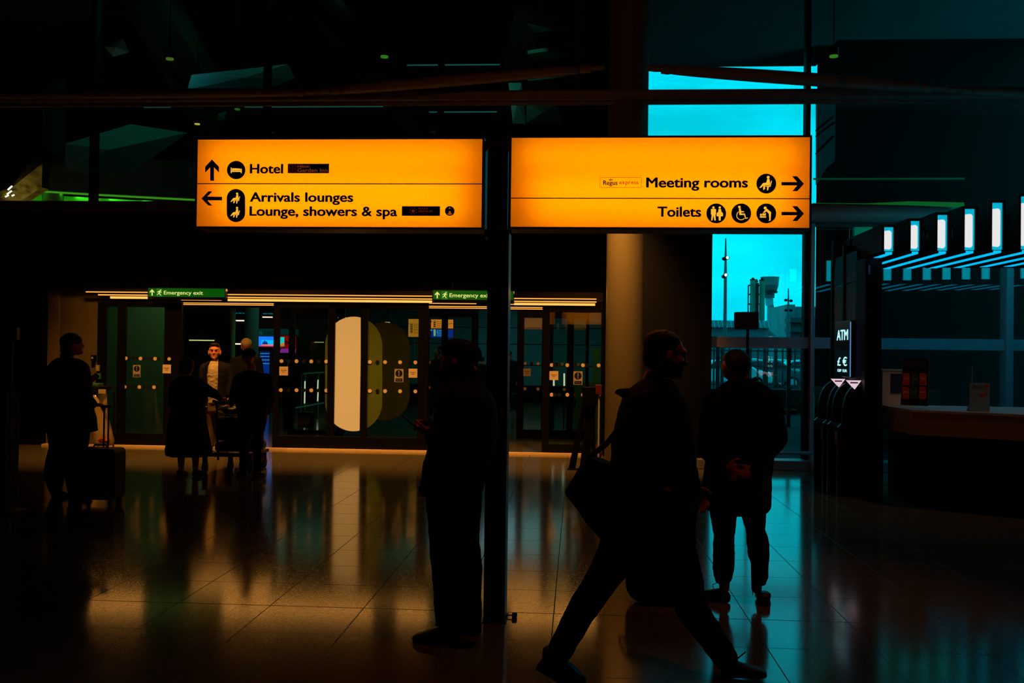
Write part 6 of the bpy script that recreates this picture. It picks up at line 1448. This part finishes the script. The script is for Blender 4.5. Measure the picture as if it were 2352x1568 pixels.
# sanitiser post by the column
YP = 15.6
a = at(1376, 905, YP); t = thing('dispenser_post', (a.x, YP, 0), 'slim pole topped by a small dark red box, left of the round column', 'dispenser')
MB().path([(a.x, YP, 0), (a.x, YP, a.z)], .014, 8).build('pole', GREYM, t); mb = MB(); X0, X1, Z0, Z1 = rect(1367, 883, 1382, 907, YP); mb.bbox(X0, X1, YP-.05, YP+.05, Z0, Z1, .008); mb.build('box', pmat('dark_red_plastic', (.10, .01, .006), .4), t)
mb = MB(); mb.tube((a.x, YP, 0), (a.x, YP, .02), .10, n=20); mb.build('base', BLACKM, t)
g = gnd(1362, 1018); t = thing('wrapped_bundle', (at(1362, 1010, 15.8).x, 15.8, 0), 'small dark red and black bundle on the floor behind the easel legs', 'bundle')
mb = MB(); c = at(1362, 1018, 15.8); mb.ball((c.x, 15.8, .12), .10, .08, .12, 12, 8); mb.ball((c.x+.08, 15.82, .08), .08, .07, .08, 12, 8); melt(mb, 'bundle', pmat('dark_red_cloth', (.06, .008, .006), .8), t, .012, 3, .008, 14)
# clear-bag recycling stand behind the woman at the left
YR = 15.4
CLB = gmat('clear_plastic_bag', (.78, .70, .50), 1.0, .25)
a = at(232, 900, YR); gx = a.x
t = thing('clear_bag_stand', (gx, YR, 0), 'bin stand with a hanging clear plastic sack, behind the woman with the suitcase', 'bin')
X0, X1, Z0, Z1 = rect(210, 886, 244, 896, YR); MB().bbox(X0, X1, YR-.2, YR+.2, Z0, Z1, .01).build('hoop_top', BLACK, t)
X0, X1, Z0, Z1 = rect(214, 880, 232, 887, YR); MB().bbox(X0, X1, YR-.1, YR+.1, Z0, Z1, .01).build('green_lid', pmat('green_lid', (.02, .14, .05), .5), t)
X0, X1, Z0, Z1 = rect(226, 894, 243, 904, YR-.21); MB().bbox(X0, X1, YR-.215, YR-.2, Z0, Z1, .003).build('white_label', pmat('cream_label', (.5, .42, .25), .6), t)
mb = MB(); rg = []
for y, xl, xr in ((898, 212, 242), (930, 213, 244), (965, 214, 249), (990, 213, 256), (1012, 214, 262), (1022, 218, 258)):
    c = at((xl+xr)/2, y, YR); h = (xr-xl)/2*YR/FPX; rg.append((c, (h, 0, 0), (0, .17, 0)))
sk = mb.rings(rg, 28).build('clear_sack', pmat('hazy_plastic', (.42, .30, .12), .25, spec=.6, bump=.8, bscale=14), t, smooth=True)
mb = MB(); c = at(238, 1008, YR-.1); mb.ball((c.x, YR-.13, c.z), .07, .06, .05, 12, 8); mb.ball((c.x+.06, YR-.12, c.z-.02), .05, .05, .04, 12, 8); melt(mb, 'orange_rubbish', pmat('orange_rubbish', (.30, .03, .01), .6), t, .01, 2, .02, 16)
for dx in (-.12, .13): MB().path([(gx+dx, YR+.18, 0), (gx+dx, YR+.18, a.z)], .012, 8).build('leg', BLACKM, t)
# row of seats / boxes at the far left shadow, queue sign with "tion"
YN = 9.6
X0, X1, Z0, Z1 = rect(-60, 747, 39, 784, YN)
gx = at(20, 1000, YN).x
t = thing('information_sign', (gx, YN+.03, 0), 'dark framed information sign on a thin pole at the left edge of the picture', 'sign')
FRM = pmat('brown_grey_frame', (.10, .095, .07), .45); fz = .018
mb = MB(); mb.box(X0, X1, YN, YN+.05, Z1-fz, Z1); mb.box(X0, X1, YN, YN+.05, Z0, Z0+fz); mb.box(X1-fz, X1, YN, YN+.05, Z0, Z1); mb.box(X0, X0+fz, YN, YN+.05, Z0, Z1); mb.build('frame', FRM, t)
MB().box(X0+fz, X1-fz, YN+.015, YN+.04, Z0+fz, Z1-fz).build('panel', BLACK, t)
r_ = rect(-42, 759, 21.5, 769.5, YN+.014); lettering('Information', r_, YN+.014, pmat('grey_print', (.16, .16, .14), .6), t, bold=.01)
MB().path([(gx, YN+.03, Z0), (gx, YN+.03, .02)], .013, 8).build('pole', FRM, t); MB().tube((gx, YN+.03, 0), (gx, YN+.03, .02), .16, n=24).build('base', FRM, t)
X0, X1, Z0, Z1 = rect(-60, 905, 10, 1022, 9.9); t = thing('leaflet_rack', (X0, 9.95, 0), 'dark blue fronted leaflet rack cut off by the left edge', 'rack')
MB().bbox(X0, X1+.02, 9.9, 10.15, 0, Z1+.02, .01).build('body', FRM, t); MB().box(X0, X1-.01, 9.893, 9.9, Z0, Z1-.03).build('blue_front', pmat('deep_blue_front', (.01, .02, .16), .5), t)
# small box sign on a pole inside the window
YX = 13.2
X0, X1, Z0, Z1 = rect(1691, 716, 1743.5, 755, YX)
t = thing('box_sign', ((X0+X1)/2, YX+.15, 0), 'dark brown box-shaped sign on a thin pole in front of the window', 'sign')
xm = at(1709.5, 735, YX).x
mb = MB(); mb.prism([(X0, YX+.10), (xm, YX), (X1, YX+.02), (X1-.02, YX+.30), (X0+.02, YX+.32)], 'z', Z0, Z1); mb.build('box', pmat('dark_brown_box', (.05, .04, .028), .6), t)
px_ = at(1717, 800, YX+.16).x; MB().path([(px_, YX+.16, Z0), (px_, YX+.16, .02)], .02, 10).build('pole', BLACKM, t); MB().tube((px_, YX+.16, 0), (px_, YX+.16, .02), .18, n=24).build('base', BLACKM, t)
# wall fittings left of the doors
for px, lab, mt in (((209, 815, 217, 828), 'small dark card reader on the beige wall panel', BLACKM), ((221, 838, 228, 852), 'cream push plate beside the left door', pmat('cream_plastic', (.35, .3, .18), .5)), ((219, 857, 231, 870), 'green emergency call point beside the left door', pmat('green_plastic', (.03, .2, .07), .4))):
    X0, X1, Z0, Z1 = rect(*px, YD-.03); t = thing('wall_switch', ((X0+X1)/2, YD-.02, Z0), lab, 'switch')
    MB().bbox(X0, X1, YD-.045, YD-.003 if px[0] > 217 else YD+.049, Z0, Z1, .004).build('housing', mt, t); MB().box(X0+.015, X1-.015, YD-.05, YD-.045, (Z0+Z1)/2-.015, (Z0+Z1)/2+.015).build('button', CREAM, t)

# ================================================================== LAMPS
WARM = (1.0, .40, .07)
def spot(x, y, z, tx, ty, tz, P, col, ang=1.5, r=.08):
    o = lamp('SPOT', (x, y, z), P, col, r, name='unseen_spot'); o.data.spot_size = ang
    o.rotation_euler = (Vector((tx-x, ty-y, tz-z))).to_track_quat('-Z', 'Y').to_euler(); return o
# unseen spots added to wash the entrance with warm light
for x in (-7.2, -4.8, -2.4, 0.2): spot(x, 13.6, 4.9, x, 15.6, .0, 820, WARM, 1.2)
for x in (-7.4, -4.6, -1.6): lamp('AREA', (x, YD-.12, Zb-.02), 5.0, WARM, 2.6, (math.radians(-32), 0, 0), .06, name='entrance_strip_glow')
lamp('AREA', (-.1, YD-.12, Zb-.02), 2.2, WARM, .9, (math.radians(-32), 0, 0), .06, name='entrance_strip_glow')
for x in (-6.2, -.9): lamp('AREA', (x, (YD+YI)/2, Zb-.03), 9.0, WARM, 1.6, None, 1.5, name='vestibule_lamp')
lamp('AREA', (-6, 26, ZC-.03), 14, (.12, 1.0, .75), 5, None, 6, name='concourse_lamp')
lamp('AREA', (-1.3, 28, ZC-.03), 30, (.40, .85, .90), 2.6, None, 6, name='concourse_lamp')
lamp('AREA', (-8.5, 20.4, ZC-.03), 7, (.55, 1.0, .40), 2.2, None, 1.2, name='concourse_lamp')
lamp('AREA', (-.2, 20.6, ZC-.03), 10, (.15, 1.0, .04), .8, None, .8, name='concourse_lamp')
lamp('AREA', (-7.5, 18.4, 7.6), 3, (.10, .9, 1.0), .6, (math.radians(80), 0, 0), .6, name='upper_fill')  # unseen cool fill added for the small metal sheets
lamp('AREA', (-6, 21, 8.8), 4, (.10, 1.0, .55), 3, None, 3, name='upper_fill')
lamp('AREA', (-8, 25.2, Zu+.1), 2.5, (.15, 1.0, .05), 7, (math.radians(180), 0, 0), .1, name='upper_cove_lamp')
spot(at(20, 470, 17.2).x, 17.3, at(20, 470, 17.2).z-.3, at(40, 430, 18.3).x, 18.4, at(40, 430, 18.3).z, 60, (1, .72, .30), 1.6, .04)  # unseen spot added to brighten the gold beam
lamp('AREA', (-1.5, 18.6, 7.5), 3, (.10, 1.0, .75), 1.5, (math.radians(50), 0, 0), 1.5, name='upper_fill')
# unseen hall spots; the last two are added fills for beam and counter
RW = (1.0, .24, .03)
spot(1.6, 4.3, 8.6, -.2, 6.3, .8, 110, RW, .62, .12)
spot(4.2, 4.4, 8.6, 2.0, 6.9, .8, 150, RW, .36, .12)
spot(-1.5, 1.0, 8.6, 0, 13, 6.0, 100, RW, .9, .12)
spot(5.6, 8.6, 8.6, 4.4, 11.4, 1.0, 150, (1.0, .62, .40), .7, .12)
for i_ in range(1, 25, 3):
    lamp('AREA', (pts_cove[i_][0], pts_cove[i_][1]+.22, zk-.04), .9, (.12, 1.0, .05), .8, (math.radians(25), 0, 0), .04, name='upper_cove_lamp')

# ================================================================== LIGHT
w = bpy.data.worlds.new('sky'); SC.world = w; w.use_nodes = True
nt = w.node_tree; bg = nt.nodes['Background']
tc = nt.nodes.new('ShaderNodeTexCoord'); mp = nt.nodes.new('ShaderNodeMapping'); mp.inputs['Scale'].default_value = (1, 1, 3.5)
no = nt.nodes.new('ShaderNodeTexNoise'); no.inputs['Scale'].default_value = 3.2; no.inputs['Detail'].default_value = 5
rp = nt.nodes.new('ShaderNodeValToRGB')
rp.color_ramp.elements[0].position = .38; rp.color_ramp.elements[0].color = (.0, .44, .57, 1)
rp.color_ramp.elements[1].position = .62; rp.color_ramp.elements[1].color = (.0, .72, .95, 1)
nt.links.new(tc.outputs['Generated'], mp.inputs[0]); nt.links.new(mp.outputs[0], no.inputs['Vector']); nt.links.new(no.outputs[0], rp.inputs[0])
nt.links.new(rp.outputs[0], bg.inputs[0]); bg.inputs[1].default_value = 1.65
vs = SC.view_settings; SC.display_settings.display_device = 'sRGB'
vs.view_transform = 'Standard'; vs.look = 'None'; vs.exposure = 0; vs.gamma = 1; vs.use_curve_mapping = False
cy = SC.cycles; cy.use_denoising = True; cy.max_bounces = 8; cy.transparent_max_bounces = 24; cy.glossy_bounces = 4; cy.diffuse_bounces = 3; cy.transmission_bounces = 6
cy.sample_clamp_indirect = 3.0; cy.caustics_reflective = False; cy.caustics_refractive = False
